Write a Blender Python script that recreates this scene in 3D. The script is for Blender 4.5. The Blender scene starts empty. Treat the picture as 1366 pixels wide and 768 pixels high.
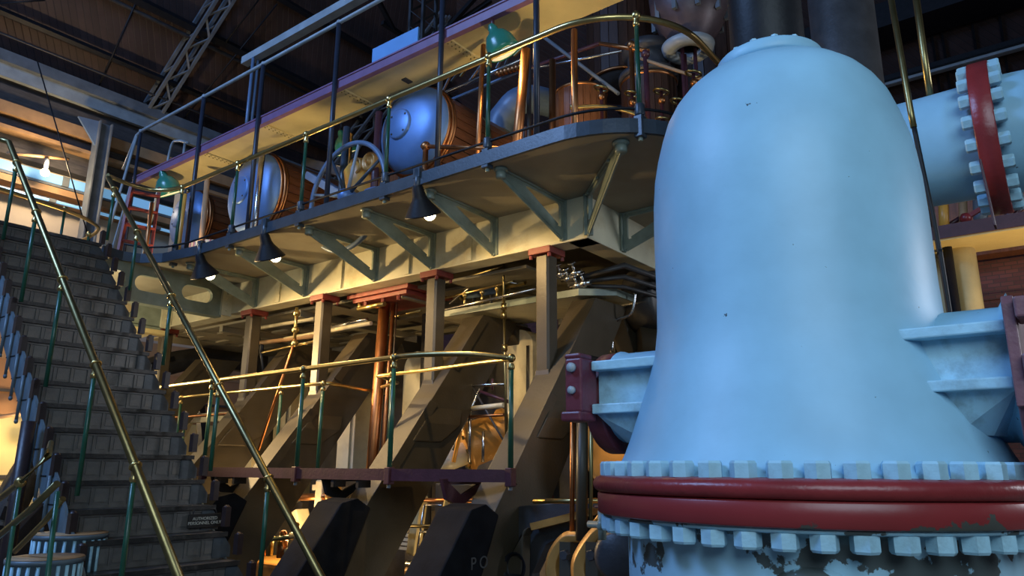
import bpy, math, random
import numpy as np
from mathutils import Vector, Matrix, Euler
from mathutils.geometry import tessellate_polygon
R = random.Random(7)
C = bpy.context.scene.collection
SC = bpy.context.scene
PI = math.pi

# ---------------------------------------------------------------- camera
EYE = np.array([0, 0, 1.7]); FPX = 971.6
_h, _p, _r = math.radians(37.66), math.radians(13.87), math.radians(.388)
_F = np.array([math.cos(_h)*math.cos(_p), math.sin(_h)*math.cos(_p), math.sin(_p)])
_R = np.array([math.sin(_h), -math.cos(_h), 0]); _U = np.cross(_R, _F)
_R2 = _R*math.cos(_r)+_U*math.sin(_r); _U2 = -_R*math.sin(_r)+_U*math.cos(_r)
cam = bpy.data.cameras.new('camera'); co = bpy.data.objects.new('camera', cam); C.objects.link(co)
cam.sensor_width = 36; cam.lens = 36*FPX/1366; cam.clip_start = .05; cam.clip_end = 200
m = Matrix.Identity(4)
for i in range(3):
    m[i][0], m[i][1], m[i][2], m[i][3] = _R2[i], _U2[i], -_F[i], EYE[i]
co.matrix_world = m
SC.camera = co
def ray(px, py): return _F*FPX+_R2*(px-683)+_U2*(384-py)
def onX(px, py, X): r = ray(px, py); return EYE+r*(X/r[0])          # measured pixel -> point on a real plane
def onY(px, py, Y): r = ray(px, py); return EYE+r*(Y/r[1])
def onZ(px, py, Z): r = ray(px, py); return EYE+r*((Z-1.7)/r[2])

# ---------------------------------------------------------------- world, lights, exposure
W = bpy.data.worlds.new('world'); SC.world = W; W.use_nodes = True
bg = W.node_tree.nodes['Background']; bg.inputs[0].default_value = (.42, .52, .75, 1); bg.inputs[1].default_value = .075
SC.view_settings.view_transform = 'Standard'; SC.view_settings.look = 'None'
SC.view_settings.gamma = 1; SC.view_settings.exposure = 0.2
def look(o, to): o.rotation_euler = (Vector(to)-o.location).to_track_quat('-Z', 'Y').to_euler()
def light(name, kind, loc, to, col, power, size=1, size_y=None, spot=60, blend=.5):
    l = bpy.data.lights.new(name, kind); o = bpy.data.objects.new(name, l); C.objects.link(o)
    o.location = loc; look(o, to); l.color = col; l.energy = power
    if kind == 'AREA':
        l.size = size
        if size_y: l.shape = 'RECTANGLE'; l.size_y = size_y
    elif kind == 'SPOT': l.spot_size = math.radians(spot); l.spot_blend = blend; l.shadow_soft_size = size
    else: l.shadow_soft_size = size
    return o
WARM = (1, .66, .28)
light('window_light_front', 'AREA', (-2.4, -3.0, 5.4), (3.3, .9, 2.4), (.66, .85, 1), 300, 5.0, 4.0)
light('window_light_high', 'AREA', (-5.0, 9.0, 11.5), (6.0, 7.5, 5.5), (.28, .50, 1), 1200, 5, 3)
light('window_light_right', 'AREA', (9.5, -6.0, 4.5), (5.0, .5, 3.0), (.85, .9, 1), 220, 2.0, 2.5)
light('unseen_left_fill', 'SPOT', (.4, 4.0, 3.4), (6.3, 6.8, 3.2), WARM, 60, .12, spot=58, blend=.6)  # unseen warm spot off to the left, added to brighten the posts
light('unseen_landing_key', 'SPOT', (4.1, 11.2, 3.3), (5.9, 6.3, 2.95), WARM, 1350, .12, spot=58, blend=.7)  # unseen key added under the landing for the left faces of the legs
light('unseen_landing_fill', 'POINT', (4.5, 11.35, 3.5), (0, 0, 0), (1, .78, .45), 70, .08)  # no fitting here: added so the end beam slots look bright
light('unseen_rear_fill', 'POINT', (5.3, 14.6, 3.2), (0, 0, 0), WARM, 90, .1)  # hidden point added behind the stairs to brighten wall and flywheel
light('added_drum_fill', 'SPOT', (5.45, 3.3, 2.9), (6.3, 3.0, 1.9), WARM, 130, .05, spot=80, blend=.7)  # spot without a lamp body, added to warm up the copper drum
light('added_fill_floor', 'POINT', (6.9, 5.6, .5), (0, 0, 0), WARM, 18, .1)  # small unseen point added for the dim pipes between the legs
light('unseen_deck_fill', 'SPOT', (7.3, 4.75, 4.72), (8.4, 5.1, 5.6), WARM, 140, .05, spot=120, blend=.8)  # added spot with no fitting, warms the lagged upright cylinder
for _i, _y in enumerate((4.4, 7.9, 11.2)): light('unseen_deck_fill', 'SPOT', (5.75, _y, 4.72), (5.98, _y, 6.6), (1, .72, .34), 75, .05, spot=150, blend=.8)  # unseen spots added on the deck to brighten the walkway soffit
light('added_soffit_bounce', 'SPOT', (9.4, -.2, 2.6), (10.2, .2, 4.4), WARM, 120, .1, spot=80, blend=.7)  # added spot stands in for sunlight bounced onto the far soffit
light('added_fill_rear', 'POINT', (8.6, 8.8, 2.6), (0, 0, 0), WARM, 25, .25)  # unseen point added to warm the rear of the engine
light('added_fill_near', 'POINT', (8.4, 5.4, 2.4), (0, 0, 0), WARM, 30, .25)  # added point with no lamp body, fills the near bay
light('added_fill_low', 'POINT', (6.6, 9.0, .9), (0, 0, 0), WARM, 45, .2)  # added unseen fill for the low machinery

# ---------------------------------------------------------------- materials
def mat(name, col, rough=.5, metal=0, var=.25, scale=6, bump=.15, bscale=40, grime=None, grime_amt=.5, grime_scale=3, emit=0, spec=.5, noise_dir=(1, 1, 1)):
    m = bpy.data.materials.new(name); m.use_nodes = True; t = m.node_tree; n = t.nodes; L = t.links
    b = n['Principled BSDF']; b.inputs['Roughness'].default_value = rough; b.inputs['Metallic'].default_value = metal
    b.inputs['Specular IOR Level'].default_value = spec
    if emit:
        b.inputs['Base Color'].default_value = (*col, 1)
        b.inputs['Emission Color'].default_value = (*col, 1); b.inputs['Emission Strength'].default_value = emit; return m
    tc = n.new('ShaderNodeTexCoord'); mp = n.new('ShaderNodeMapping'); L.new(tc.outputs['Object'], mp.inputs[0]); mp.inputs['Scale'].default_value = noise_dir
    nz = n.new('ShaderNodeTexNoise'); nz.inputs['Scale'].default_value = scale; nz.inputs['Detail'].default_value = 5
    L.new(mp.outputs[0], nz.inputs[0])
    rp = n.new('ShaderNodeValToRGB'); rp.color_ramp.elements[0].position = .3; rp.color_ramp.elements[1].position = .7
    rp.color_ramp.elements[0].color = (*[c*(1-var) for c in col], 1); rp.color_ramp.elements[1].color = (*[min(1, c*(1+var*.6)) for c in col], 1)
    L.new(nz.outputs['Fac'], rp.inputs[0]); out = rp.outputs[0]
    if grime:
        g = n.new('ShaderNodeTexNoise'); g.inputs['Scale'].default_value = grime_scale; g.inputs['Detail'].default_value = 8; g.inputs['Roughness'].default_value = .65
        L.new(tc.outputs['Object'], g.inputs[0])
        gr = n.new('ShaderNodeValToRGB'); gr.color_ramp.elements[0].position = .52; gr.color_ramp.elements[1].position = .72
        gr.color_ramp.elements[0].color = (0, 0, 0, 1); gr.color_ramp.elements[1].color = (grime_amt,)*3+(1,)
        L.new(g.outputs['Fac'], gr.inputs[0])
        mx = n.new('ShaderNodeMix'); mx.data_type = 'RGBA'; L.new(gr.outputs[0], mx.inputs['Factor']); L.new(out, mx.inputs['A']); mx.inputs['B'].default_value = (*grime, 1)
        out = mx.outputs['Result']
    L.new(out, b.inputs['Base Color'])
    if bump:
        bn = n.new('ShaderNodeTexNoise'); bn.inputs['Scale'].default_value = bscale; bn.inputs['Detail'].default_value = 3; L.new(mp.outputs[0], bn.inputs[0])
        bp = n.new('ShaderNodeBump'); bp.inputs['Strength'].default_value = bump; bp.inputs['Distance'].default_value = .01
        L.new(bn.outputs['Fac'], bp.inputs['Height']); L.new(bp.outputs[0], b.inputs['Normal'])
    return m
def chipped(name, col, under, thr, scale=5, rough=.4, zlo=None, zhi=None, spec=.5, bump=.10, thr2=None):
    """paint that has flaked off where a noise field passes a threshold; the flaking grows between zlo and zhi (object space)"""
    m = mat(name, col, rough, 0, .10, 4, 0, spec=spec); t = m.node_tree; n = t.nodes; L = t.links; b = n['Principled BSDF']
    src = b.inputs['Base Color'].links[0].from_socket
    tc = n.new('ShaderNodeTexCoord'); g = n.new('ShaderNodeTexNoise'); g.inputs['Scale'].default_value = scale; g.inputs['Detail'].default_value = 6; g.inputs['Roughness'].default_value = .55
    L.new(tc.outputs['Object'], g.inputs[0]); fac = g.outputs['Fac']
    if zlo is not None:
        sx = n.new('ShaderNodeSeparateXYZ'); L.new(tc.outputs['Object'], sx.inputs[0])
        mr = n.new('ShaderNodeMapRange'); mr.inputs[1].default_value = zlo; mr.inputs[2].default_value = zhi; mr.inputs[3].default_value = .0; mr.inputs[4].default_value = thr2 or .2
        L.new(sx.outputs[2], mr.inputs[0]); ad = n.new('ShaderNodeMath'); ad.operation = 'ADD'; L.new(fac, ad.inputs[0]); L.new(mr.outputs[0], ad.inputs[1]); fac = ad.outputs[0]
    gt = n.new('ShaderNodeMapRange'); gt.inputs[1].default_value = thr; gt.inputs[2].default_value = thr+.012; L.new(fac, gt.inputs[0])
    mx = n.new('ShaderNodeMix'); mx.data_type = 'RGBA'; L.new(gt.outputs[0], mx.inputs['Factor']); L.new(src, mx.inputs['A']); mx.inputs['B'].default_value = (*under, 1)
    L.new(mx.outputs['Result'], b.inputs['Base Color'])
    fn = n.new('ShaderNodeTexNoise'); fn.inputs['Scale'].default_value = 14; fn.inputs['Detail'].default_value = 6; L.new(tc.outputs['Object'], fn.inputs[0])
    su = n.new('ShaderNodeMath'); su.operation = 'MULTIPLY_ADD'; L.new(gt.outputs[0], su.inputs[0]); su.inputs[1].default_value = -2.5; L.new(fn.outputs['Fac'], su.inputs[2])
    bp = n.new('ShaderNodeBump'); bp.inputs['Strength'].default_value = bump; bp.inputs['Distance'].default_value = .012
    L.new(su.outputs[0], bp.inputs['Height']); L.new(bp.outputs[0], b.inputs['Normal'])
    return m
def boards(name, c1, c2, width=.12, ang=0, plane='XY', rough=.7, groove=.25):
    """tongue and groove boarding: colour per board plus a groove bump"""
    m = mat(name, c1, rough, 0, .3, 3, 0); t = m.node_tree; n = t.nodes; L = t.links; b = n['Principled BSDF']
    src = b.inputs['Base Color'].links[0].from_socket
    tc = n.new('ShaderNodeTexCoord'); mp = n.new('ShaderNodeMapping'); L.new(tc.outputs['Object'], mp.inputs[0]); mp.inputs['Rotation'].default_value = (0, 0, ang)
    sx = n.new('ShaderNodeSeparateXYZ'); L.new(mp.outputs[0], sx.inputs[0])
    dv = n.new('ShaderNodeMath'); dv.operation = 'DIVIDE'; L.new(sx.outputs[0], dv.inputs[0]); dv.inputs[1].default_value = width
    fr = n.new('ShaderNodeMath'); fr.operation = 'FRACT'; L.new(dv.outputs[0], fr.inputs[0])
    fl = n.new('ShaderNodeMath'); fl.operation = 'FLOOR'; L.new(dv.outputs[0], fl.inputs[0])
    wn = n.new('ShaderNodeTexWhiteNoise'); wn.noise_dimensions = '1D'; L.new(fl.outputs[0], wn.inputs['W'])
    mx = n.new('ShaderNodeMix'); mx.data_type = 'RGBA'; L.new(wn.outputs[0], mx.inputs['Factor']); L.new(src, mx.inputs['A']); mx.inputs['B'].default_value = (*c2, 1)
    gv = n.new('ShaderNodeMapRange'); gv.inputs[1].default_value = .0; gv.inputs[2].default_value = .16; L.new(fr.outputs[0], gv.inputs[0])
    ml = n.new('ShaderNodeMix'); ml.data_type = 'RGBA'; ml.blend_type = 'MULTIPLY'; ml.inputs['Factor'].default_value = 1
    L.new(mx.outputs['Result'], ml.inputs['A'])
    mg = n.new('ShaderNodeMapRange'); mg.inputs[3].default_value = groove; L.new(gv.outputs[0], mg.inputs[0]); L.new(mg.outputs[0], ml.inputs['B'])
    L.new(ml.outputs['Result'], b.inputs['Base Color'])
    bp = n.new('ShaderNodeBump'); bp.inputs['Strength'].default_value = .6; bp.inputs['Distance'].default_value = .02; L.new(gv.outputs[0], bp.inputs['Height']); L.new(bp.outputs[0], b.inputs['Normal'])
    return m
def bricks(name):
    m = mat(name, (.2, .06, .05), .85, 0, .4, 3, 0); t = m.node_tree; n = t.nodes; L = t.links; b = n['Principled BSDF']
    tc = n.new('ShaderNodeTexCoord'); mp = n.new('ShaderNodeMapping'); L.new(tc.outputs['Object'], mp.inputs[0]); mp.inputs['Rotation'].default_value = (PI/2, 0, PI/2)
    sx = n.new('ShaderNodeSeparateXYZ'); cx = n.new('ShaderNodeCombineXYZ'); L.new(tc.outputs['Object'], sx.inputs[0]); L.new(sx.outputs[1], cx.inputs[0]); L.new(sx.outputs[2], cx.inputs[1])
    br = n.new('ShaderNodeTexBrick'); br.inputs['Scale'].default_value = 1; br.inputs['Brick Width'].default_value = .15; br.inputs['Row Height'].default_value = .055; br.inputs['Mortar Size'].default_value = .006
    br.inputs['Color1'].default_value = (.17, .065, .062, 1); br.inputs['Color2'].default_value = (.11, .045, .048, 1); br.inputs['Mortar'].default_value = (.08, .05, .05, 1)
    L.new(cx.outputs[0], br.inputs[0]); L.new(br.outputs['Color'], b.inputs['Base Color'])
    bp = n.new('ShaderNodeBump'); bp.inputs['Strength'].default_value = .6; bp.invert = True; L.new(br.outputs['Fac'], bp.inputs['Height']); L.new(bp.outputs[0], b.inputs['Normal'])
    return m

BLUE = (.30, .56, .73)
M = dict(
    vessel=chipped('vessel_paint', BLUE, (.05, .07, .09), .718, 16, .42, spec=.35),
    base=chipped('flaking_vessel_paint', (.36, .62, .76), (.075, .095, .095), .675, 5.5, .45, zlo=.95, zhi=1.50, thr2=.17),
    nut=mat('nut_paint', (.37, .63, .76), .4, 0, .15, 9, .3, 30, (.10, .12, .12), .5, 7),
    red=mat('flange_red', (.24, .028, .030), .32, 0, .2, 5, .25, 30, (.10, .03, .03), .5, 3),
    redchip=chipped('flange_red_flaking', (.24, .028, .030), (.07, .075, .065), .73, 4.6, .33, zlo=.09, zhi=-.02, thr2=.22),
    castp=mat('purplish_casting', (.10, .075, .085), .42, .2, .3, 5, .15),
    maroon=mat('maroon_paint', (.15, .030, .042), .4, 0, .25, 9, .25, 30, (.05, .03, .03), .5, 7),
    mauve=mat('mauve_flange_paint', (.19, .085, .10), .45, 0, .25, 7, .25),  # mauve with random mottling for the right branch flange and lugs
    stairdark=mat('stair_gusset_iron', (.075, .09, .105), .42, .1, .3, 8, .2),
    rust=mat('oxide_red', (.22, .036, .028), .5, 0, .25, 8, .2),
    plum=mat('plum_paint', (.07, .022, .030), .4, 0, .2, 8, .2),
    purple=mat('violet_paint', (.22, .12, .22), .35, 0, .15, 6, .1),
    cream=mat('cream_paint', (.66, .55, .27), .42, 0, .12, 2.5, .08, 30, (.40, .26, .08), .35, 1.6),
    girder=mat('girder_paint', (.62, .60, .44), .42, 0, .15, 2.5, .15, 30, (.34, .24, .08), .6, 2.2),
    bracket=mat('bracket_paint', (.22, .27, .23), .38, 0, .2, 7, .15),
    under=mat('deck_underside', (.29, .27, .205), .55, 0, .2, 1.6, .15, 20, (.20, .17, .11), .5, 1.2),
    edge=mat('deck_edge_paint', (.035, .052, .072), .38, 0, .2, 7, .15),
    black=mat('black_paint', (.012, .013, .016), .5, 0, .3, 8, .15, spec=.25),
    navy=mat('navy_paint', (.022, .028, .045), .38, 0, .2, 7, .1),
    foot=mat('shaded_foot_black', (.012, .013, .016), .8, 0, .3, 6, .2, spec=.08),  # dull black stands in for the walkway's shadow on the leg feet
    iron=mat('dark_iron', (.045, .045, .048), .45, 0, .35, 6, .2),
    leg=mat('engine_frame_paint', (.062, .049, .030), .45, 0, .2, 4, .15, 30, (.05, .045, .04), .6, 2),
    brass=mat('polished_brass', (.66, .50, .20), .30, 1, .12, 8, .05),
    brassd=mat('dull_brass', (.33, .27, .12), .36, 1, .2, 8, .05),
    copper=mat('copper', (.46, .20, .08), .40, 1, .2, 6, .05),
    steel=mat('bright_steel', (.55, .56, .58), .25, 1, .15, 8, .05),
    green=mat('green_paint', (.016, .085, .05), .3, 0, .25, 8, .1),
    lampgreen=mat('lamp_green_enamel', (.03, .20, .14), .25, 0, .1, 8, 0),
    white=mat('white_enamel', (.8, .78, .7), .3, 0, .05, 5, 0),
    ivory=mat('ivory_paint', (.72, .66, .46), .4, 0, .15, 3, .1, 30, (.35, .25, .1), .5, 2.5),
    wood=mat('varnished_lagging', (.145, .055, .022), .32, 0, .4, 4, .1, noise_dir=(1, 8, 1)),
    woodshade=mat('shaded_lagging', (.045, .022, .014), .4, 0, .4, 4, .1, noise_dir=(8, 8, 1)),  # darker copy of the upright lagging, shade put into its colour
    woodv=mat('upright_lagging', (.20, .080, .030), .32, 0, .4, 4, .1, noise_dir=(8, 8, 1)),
    head=mat('head_steel_sky_blue', (.13, .25, .50), .44, .35, .15, 3, .06),  # reflected daylight blue is put into the steel's base colour
    bluepipe=mat('blue_grey_paint', (.13, .20, .32), .42, .1, .15, 4, .1),
    orange=mat('orange_paint', (.75, .36, .06), .35, 0, .15, 3, .1),
    amber=mat('amber_paint', (.50, .25, .06), .4, .2, .25, 4, .15),
    stair=mat('stair_iron', (.16, .15, .14), .42, .1, .3, 8, .25, 30, (.16, .12, .07), .4, 5),
    stairblue=mat('stair_stringer_paint', (.12, .165, .195), .4, 0, .25, 6, .2),
    studs=mat('stair_stud_paint', (.030, .017, .017), .4, 0, .25, 8, .15),
    tread=mat('worn_tread', (.05, .047, .045), .38, .3, .3, 12, .3, 60, (.35, .33, .3), .35, 9),
    grey=mat('grey_steel_paint', (.13, .15, .17), .5, 0, .25, 4, .2),
    lgrey=mat('light_steel_paint', (.30, .34, .36), .45, 0, .2, 4, .15),
    panelblue=mat('blue_board', (.13, .32, .62), .6, 0, .1, 4, .05),
    siding=mat('dark_siding', (.065, .06, .06), .7, 0, .3, 5, .15, noise_dir=(1, 5, 5)),
    tan=mat('tan_timber', (.40, .24, .12), .6, 0, .2, 4, .1),
    plaster=mat('cream_plaster', (.58, .49, .37), .8, 0, .12, 1.5, .1),
    yellow=mat('yellow_plaster', (.80, .66, .30), .8, 0, .1, 1.5, .1),
    ochre=mat('ochre_plaster', (.42, .22, .10), .8, 0, .15, 1.5, .1),
    floor=mat('floor_slabs', (.12, .10, .085), .6, 0, .3, 3, .2),
    cast=mat('cast_machinery', (.16, .14, .11), .45, 0, .3, 5, .25),
    roofA=boards('ceiling_boards', (.060, .036, .034), (.040, .025, .024), .13, .62),
    roofB=boards('ceiling_boards_right', (.055, .030, .028), (.038, .021, .02), .13, -.85),
    brick=bricks('red_brick'),
    bulb=mat('lamp_bulb', (1, .86, .55), emit=9),
    pane=mat('daylight_pane', (.19, .42, .68), emit=.55),
    sign=mat('sign_black', (.012, .012, .012), .5, 0, .1), letter=mat('sign_lettering', (.55, .55, .5), .6, 0, .05, 5, 0),
    chalk=mat('chalk', (.09, .09, .09), .9, 0, .3, 30, 0),
)

# ---------------------------------------------------------------- mesh builder
class MB:
    def __init__(s): s.v = []; s.f = []; s.sm = []
    def add(s, v, f, smooth=False):
        o = len(s.v); s.v += [tuple(map(float, p)) for p in v]; s.f += [tuple(i+o for i in q) for q in f]; s.sm += [smooth]*len(f); return s
    def box(s, c, d, rot=None):
        hx, hy, hz = d[0]/2, d[1]/2, d[2]/2
        v = [Vector((x, y, z)) for x in (-hx, hx) for y in (-hy, hy) for z in (-hz, hz)]
        if rot is not None: v = [rot @ p for p in v]
        v = [p+Vector(c) for p in v]
        return s.add(v, [(0, 1, 3, 2), (4, 6, 7, 5), (0, 4, 5, 1), (2, 3, 7, 6), (0, 2, 6, 4), (1, 5, 7, 3)])
    def bx(s, x0, y0, z0, x1, y1, z1): return s.box(((x0+x1)/2, (y0+y1)/2, (z0+z1)/2), (abs(x1-x0), abs(y1-y0), abs(z1-z0)))
    def bar(s, a, b, w, h, up=(0, 0, 1)):
        a, b = Vector(a), Vector(b); d = (b-a); L = d.length; d.normalize(); u = Vector(up)
        x = u.cross(d)
        if x.length < 1e-4: x = Vector((1, 0, 0)).cross(d)
        x.normalize(); y = d.cross(x)
        return s.box((a+b)/2, (w, h, L), Matrix((x, y, d)).transposed())
    def tube(s, pts, r, n=10, cap=True):
        P = [Vector(p) for p in pts]; k = len(P); rr = r if isinstance(r, (list, tuple)) else [r]*k
        T = []
        for i in range(k):
            d = (P[min(i+1, k-1)]-P[max(i-1, 0)]); T.append(d.normalized())
        x = T[0].orthogonal().normalized(); v = []
        for i in range(k):
            x = (x-T[i]*x.dot(T[i])).normalized(); y = T[i].cross(x)
            for j in range(n):
                a = 2*PI*j/n; v.append(P[i]+(x*math.cos(a)+y*math.sin(a))*rr[i])
        f = [(i*n+j, i*n+(j+1) % n, (i+1)*n+(j+1) % n, (i+1)*n+j) for i in range(k-1) for j in range(n)]
        s.add(v, f, True)
        if cap: s.add([v[j] for j in range(n)][::-1]+[v[(k-1)*n+j] for j in range(n)], [tuple(range(n)), tuple(range(n, 2*n))])
        return s
    def cyl(s, a, b, r, r2=None, n=16): return s.tube([a, b], [r, r if r2 is None else r2], n)
    def rev(s, prof, org=(0, 0, 0), axis=(0, 0, 1), n=32, flat=False, a0=0, a1=None, smooth=True):
        """profile (radius, height) turned about an axis"""
        ax = Vector(axis).normalized(); x = ax.orthogonal().normalized() if abs(ax.z) < .999 else Vector((1, 0, 0)); y = ax.cross(x); o = Vector(org)
        full = a1 is None; k = n if full else n+1; da = (2*PI if full else a1-a0)/n; v = []
        for r, h in prof:
            for j in range(k):
                a = a0+da*j; v.append(o+ax*h+(x*math.cos(a)+y*math.sin(a))*r)
        f = []
        for i in range(len(prof)-1):
            for j in range(n):
                j2 = (j+1) % k; f.append((i*k+j, i*k+j2, (i+1)*k+j2, (i+1)*k+j))
        return s.add(v, f, smooth)
    def ball(s, c, r, n=10, sc=(1, 1, 1)):
        k = n//2+1; pr = []
        v = [Vector(c)+Vector((r*math.sin(PI*i/k)*math.cos(2*PI*j/n)*sc[0], r*math.sin(PI*i/k)*math.sin(2*PI*j/n)*sc[1], r*math.cos(PI*i/k)*sc[2])) for i in range(k+1) for j in range(n)]
        return s.add(v, [(i*n+j, (i+1)*n+j, (i+1)*n+(j+1) % n, i*n+(j+1) % n) for i in range(k) for j in range(n)], True)
    def torus(s, c, axis, R_, r, n=32, k=8, a0=0, a1=2*PI):
        ax = Vector(axis).normalized(); x = ax.orthogonal().normalized(); y = ax.cross(x); full = abs(a1-a0) > 6.28
        m_ = n if full else n+1
        v = []
        for i in range(m_):
            a = a0+(a1-a0)*i/n; d = x*math.cos(a)+y*math.sin(a)
            for j in range(k):
                b = 2*PI*j/k; v.append(Vector(c)+d*(R_+r*math.cos(b))+ax*(r*math.sin(b)))
        return s.add(v, [(i*k+j, ((i+1) % m_)*k+j, ((i+1) % m_)*k+(j+1) % k, i*k+(j+1) % k) for i in range(n) for j in range(k)], True)
    def plate(s, outer, holes, fr, d0, d1):
        """polygon with holes, extruded; fr(u, v, d) -> point"""
        loops = [outer]+list(holes); flat = [p for l in loops for p in l]
        tr = tessellate_polygon([[Vector((p[0], p[1], 0)) for p in l] for l in loops]); n = len(flat)
        v = [fr(p[0], p[1], d0) for p in flat]+[fr(p[0], p[1], d1) for p in flat]
        f = [tuple(t) for t in tr]+[tuple(i+n for i in reversed(t)) for t in tr]; o = 0
        for l in loops:
            k = len(l); f += [(o+i, o+(i+1) % k, n+o+(i+1) % k, n+o+i) for i in range(k)]; o += k
        return s.add(v, f)
    def hexa(s, c, axis, r, h, dome=.25):
        a = Vector(axis).normalized(); c = Vector(c)
        s.rev([(0, 0), (r, 0), (r, h*(1-dome*.5)), (r*.86, h), (0, h)], c, a, 6, smooth=False); return s
    def build(s, name, m, parent=None, kind=None, label=None, cat=None, group=None, bev=0, org=None, local=False):
        me = bpy.data.meshes.new(name); w = wloc(parent)
        V = s.v
        if parent is None:
            if org is None:
                xs, ys, zs = zip(*V); org = ((min(xs)+max(xs))/2, (min(ys)+max(ys))/2, min(zs))
            w = Vector(org)
        if local: w = Vector((0, 0, 0))
        me.from_pydata([(p[0]-w[0], p[1]-w[1], p[2]-w[2]) for p in V], [], s.f)
        me.polygons.foreach_set('use_smooth', s.sm)
        me.materials.append(M[m] if isinstance(m, str) else m); me.update()
        import bmesh
        bm = bmesh.new(); bm.from_mesh(me); bmesh.ops.remove_doubles(bm, verts=bm.verts, dist=1e-5); bmesh.ops.recalc_face_normals(bm, faces=bm.faces); bm.to_mesh(me); bm.free()
        o = bpy.data.objects.new(name, me); C.objects.link(o)
        if parent is None: o.location = w
        else: o.parent = parent
        if local and parent is None: o.location = org
        tag(o, label, cat, group, kind)
        if bev:
            b = o.modifiers.new('edge', 'BEVEL'); b.width = bev; b.segments = 2; b.limit_method = 'ANGLE'; b.angle_limit = .7
        return o
def wloc(o):
    w = Vector((0, 0, 0))
    while o: w += o.location; o = o.parent
    return w
def tag(o, label=None, cat=None, group=None, kind=None):
    if label: o['label'] = label
    if cat: o['category'] = cat
    if group: o['group'] = group
    if kind: o['kind'] = kind
    return o
def thing(name, label, cat, loc, group=None, rz=0):
    o = bpy.data.objects.new(name, None); C.objects.link(o); o.empty_display_size = .1; o.location = loc; o.rotation_euler = (0, 0, rz)
    return tag(o, label, cat, group)
def copy_tree(o, parent=None, loc=None, label=None, rz=None, scale=None):
    c = o.copy(); C.objects.link(c)
    if parent: c.parent = parent
    if loc is not None: c.location = loc
    if label: c['label'] = label
    if rz is not None: c.rotation_euler = (0, 0, rz)
    if scale: c.scale = (scale,)*3
    for ch in list(o.children): copy_tree(ch, c)
    return c
def copy_part(o, parent, loc, rot=None):
    c = o.copy(); C.objects.link(c); c.parent = parent; c.location = loc
    if rot is not None: c.rotation_euler = rot
    return c
def arc(cx, cy, r, a0, a1, n, z):
    return [(cx+r*math.cos(a0+(a1-a0)*i/n), cy+r*math.sin(a0+(a1-a0)*i/n), z) for i in range(n+1)]
def curve(pts, n=8):
    """Catmull-Rom through points"""
    P = [Vector(p) for p in pts]; P = [2*P[0]-P[1]]+P+[2*P[-1]-P[-2]]; out = []
    for i in range(1, len(P)-2):
        a, b, c, d = P[i-1:i+3]
        for j in range(n):
            t = j/n; out.append(.5*((2*b)+(c-a)*t+(2*a-5*b+4*c-d)*t*t+(3*b-a-3*c+d)*t**3))
    return out+[P[-2]]

# ================================================================ SETTING
WY, WX = 18.0, 19.0
MB().bx(-9, -15, -.3, 21, 20, 0).build('floor', 'floor', kind='structure', label=None)
MB().bx(-9, WY, 0, 21, WY+.4, 11).build('wall_back', 'plaster', kind='structure')
MB().bx(WX, -15, 0, WX+.4, 20, 11).build('wall_right', 'brick', kind='structure')
SL = .72
def roofz(x, y): return 10.4+SL*min(WY-y, WX-x)
def rayA(px, py, drop=0):
    r = ray(px, py); t = (10.4-drop+SL*WY-1.7)/(r[2]+SL*r[1]); return EYE+r*t
def rayB(px, py, drop=0):
    r = ray(px, py); t = (10.4-drop+SL*WX-1.7)/(r[2]+SL*r[0]); return EYE+r*t
def slab(pts, name, m):
    k = len(pts); v = list(pts)+[(p[0], p[1], p[2]+.25) for p in pts]
    MB().add(v, [tuple(range(k)), tuple(range(k, 2*k))[::-1]]+[(i, (i+1) % k, k+(i+1) % k, k+i) for i in range(k)]).build(name, m, kind='structure', org=(0, 0, 0))
slab([(19.4, 18.4, roofz(19.4, 18.4)), (-9, 18.4, roofz(-9, 18.4)), (-9, 2, roofz(-9, 2)), (3.4, 2.4, roofz(3.4, 2.4))], 'ceiling', 'roofA')
slab([(19.4, 18.4, roofz(19.4, 18.4)), (3.4, 2.4, roofz(3.4, 2.4)), (3.4, -15, roofz(3.4, -15)), (19.4, -15, roofz(19.4, -15))], 'ceiling', 'roofB')
tn = [0]
def trim(mb, m):
    tn[0] += 1; return mb.build('trim_%d' % tn[0], m, kind='structure')
# back wall: eaves beam, boarded bands, window strips, lower colour bands
def zb(px, py, Y=WY): return onY(px, py, Y)[2]
b = MB(); z0, z1 = zb(0, 101, 17.5), zb(0, 84, 17.5)
b.bx(-6, 17.44, z0, 18.6, 17.56, z1); trim(b, 'lgrey')
b = MB(); b.bx(-6, 17.30, z1, 18.6, 17.56, zb(0, 66, 17.4)); trim(b, 'grey')
def band(y0, y1, x0, m, proud=.25, thick=True):
    za, zc = zb(x0, y1), zb(x0, y0)
    mb = MB(); mb.bx(-6, WY-proud, za, 18.9, WY, zc); return trim(mb, m)
band(118, 140, 60, 'siding', .30); band(140.5, 163, 60, 'siding', .36)
band(164, 179, 60, 'tan', .50)
band(180, 196, 60, 'siding', .30); band(196.5, 201, 60, 'tan', .62)
band(201.5, 214, 60, 'siding', .30); band(214.5, 227, 60, 'siding', .34)
band(243, 252, 60, 'grey', .36); band(252.5, 261, 60, 'tan', .34)
band(268.5, 273, 60, 'tan', .3)
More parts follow.
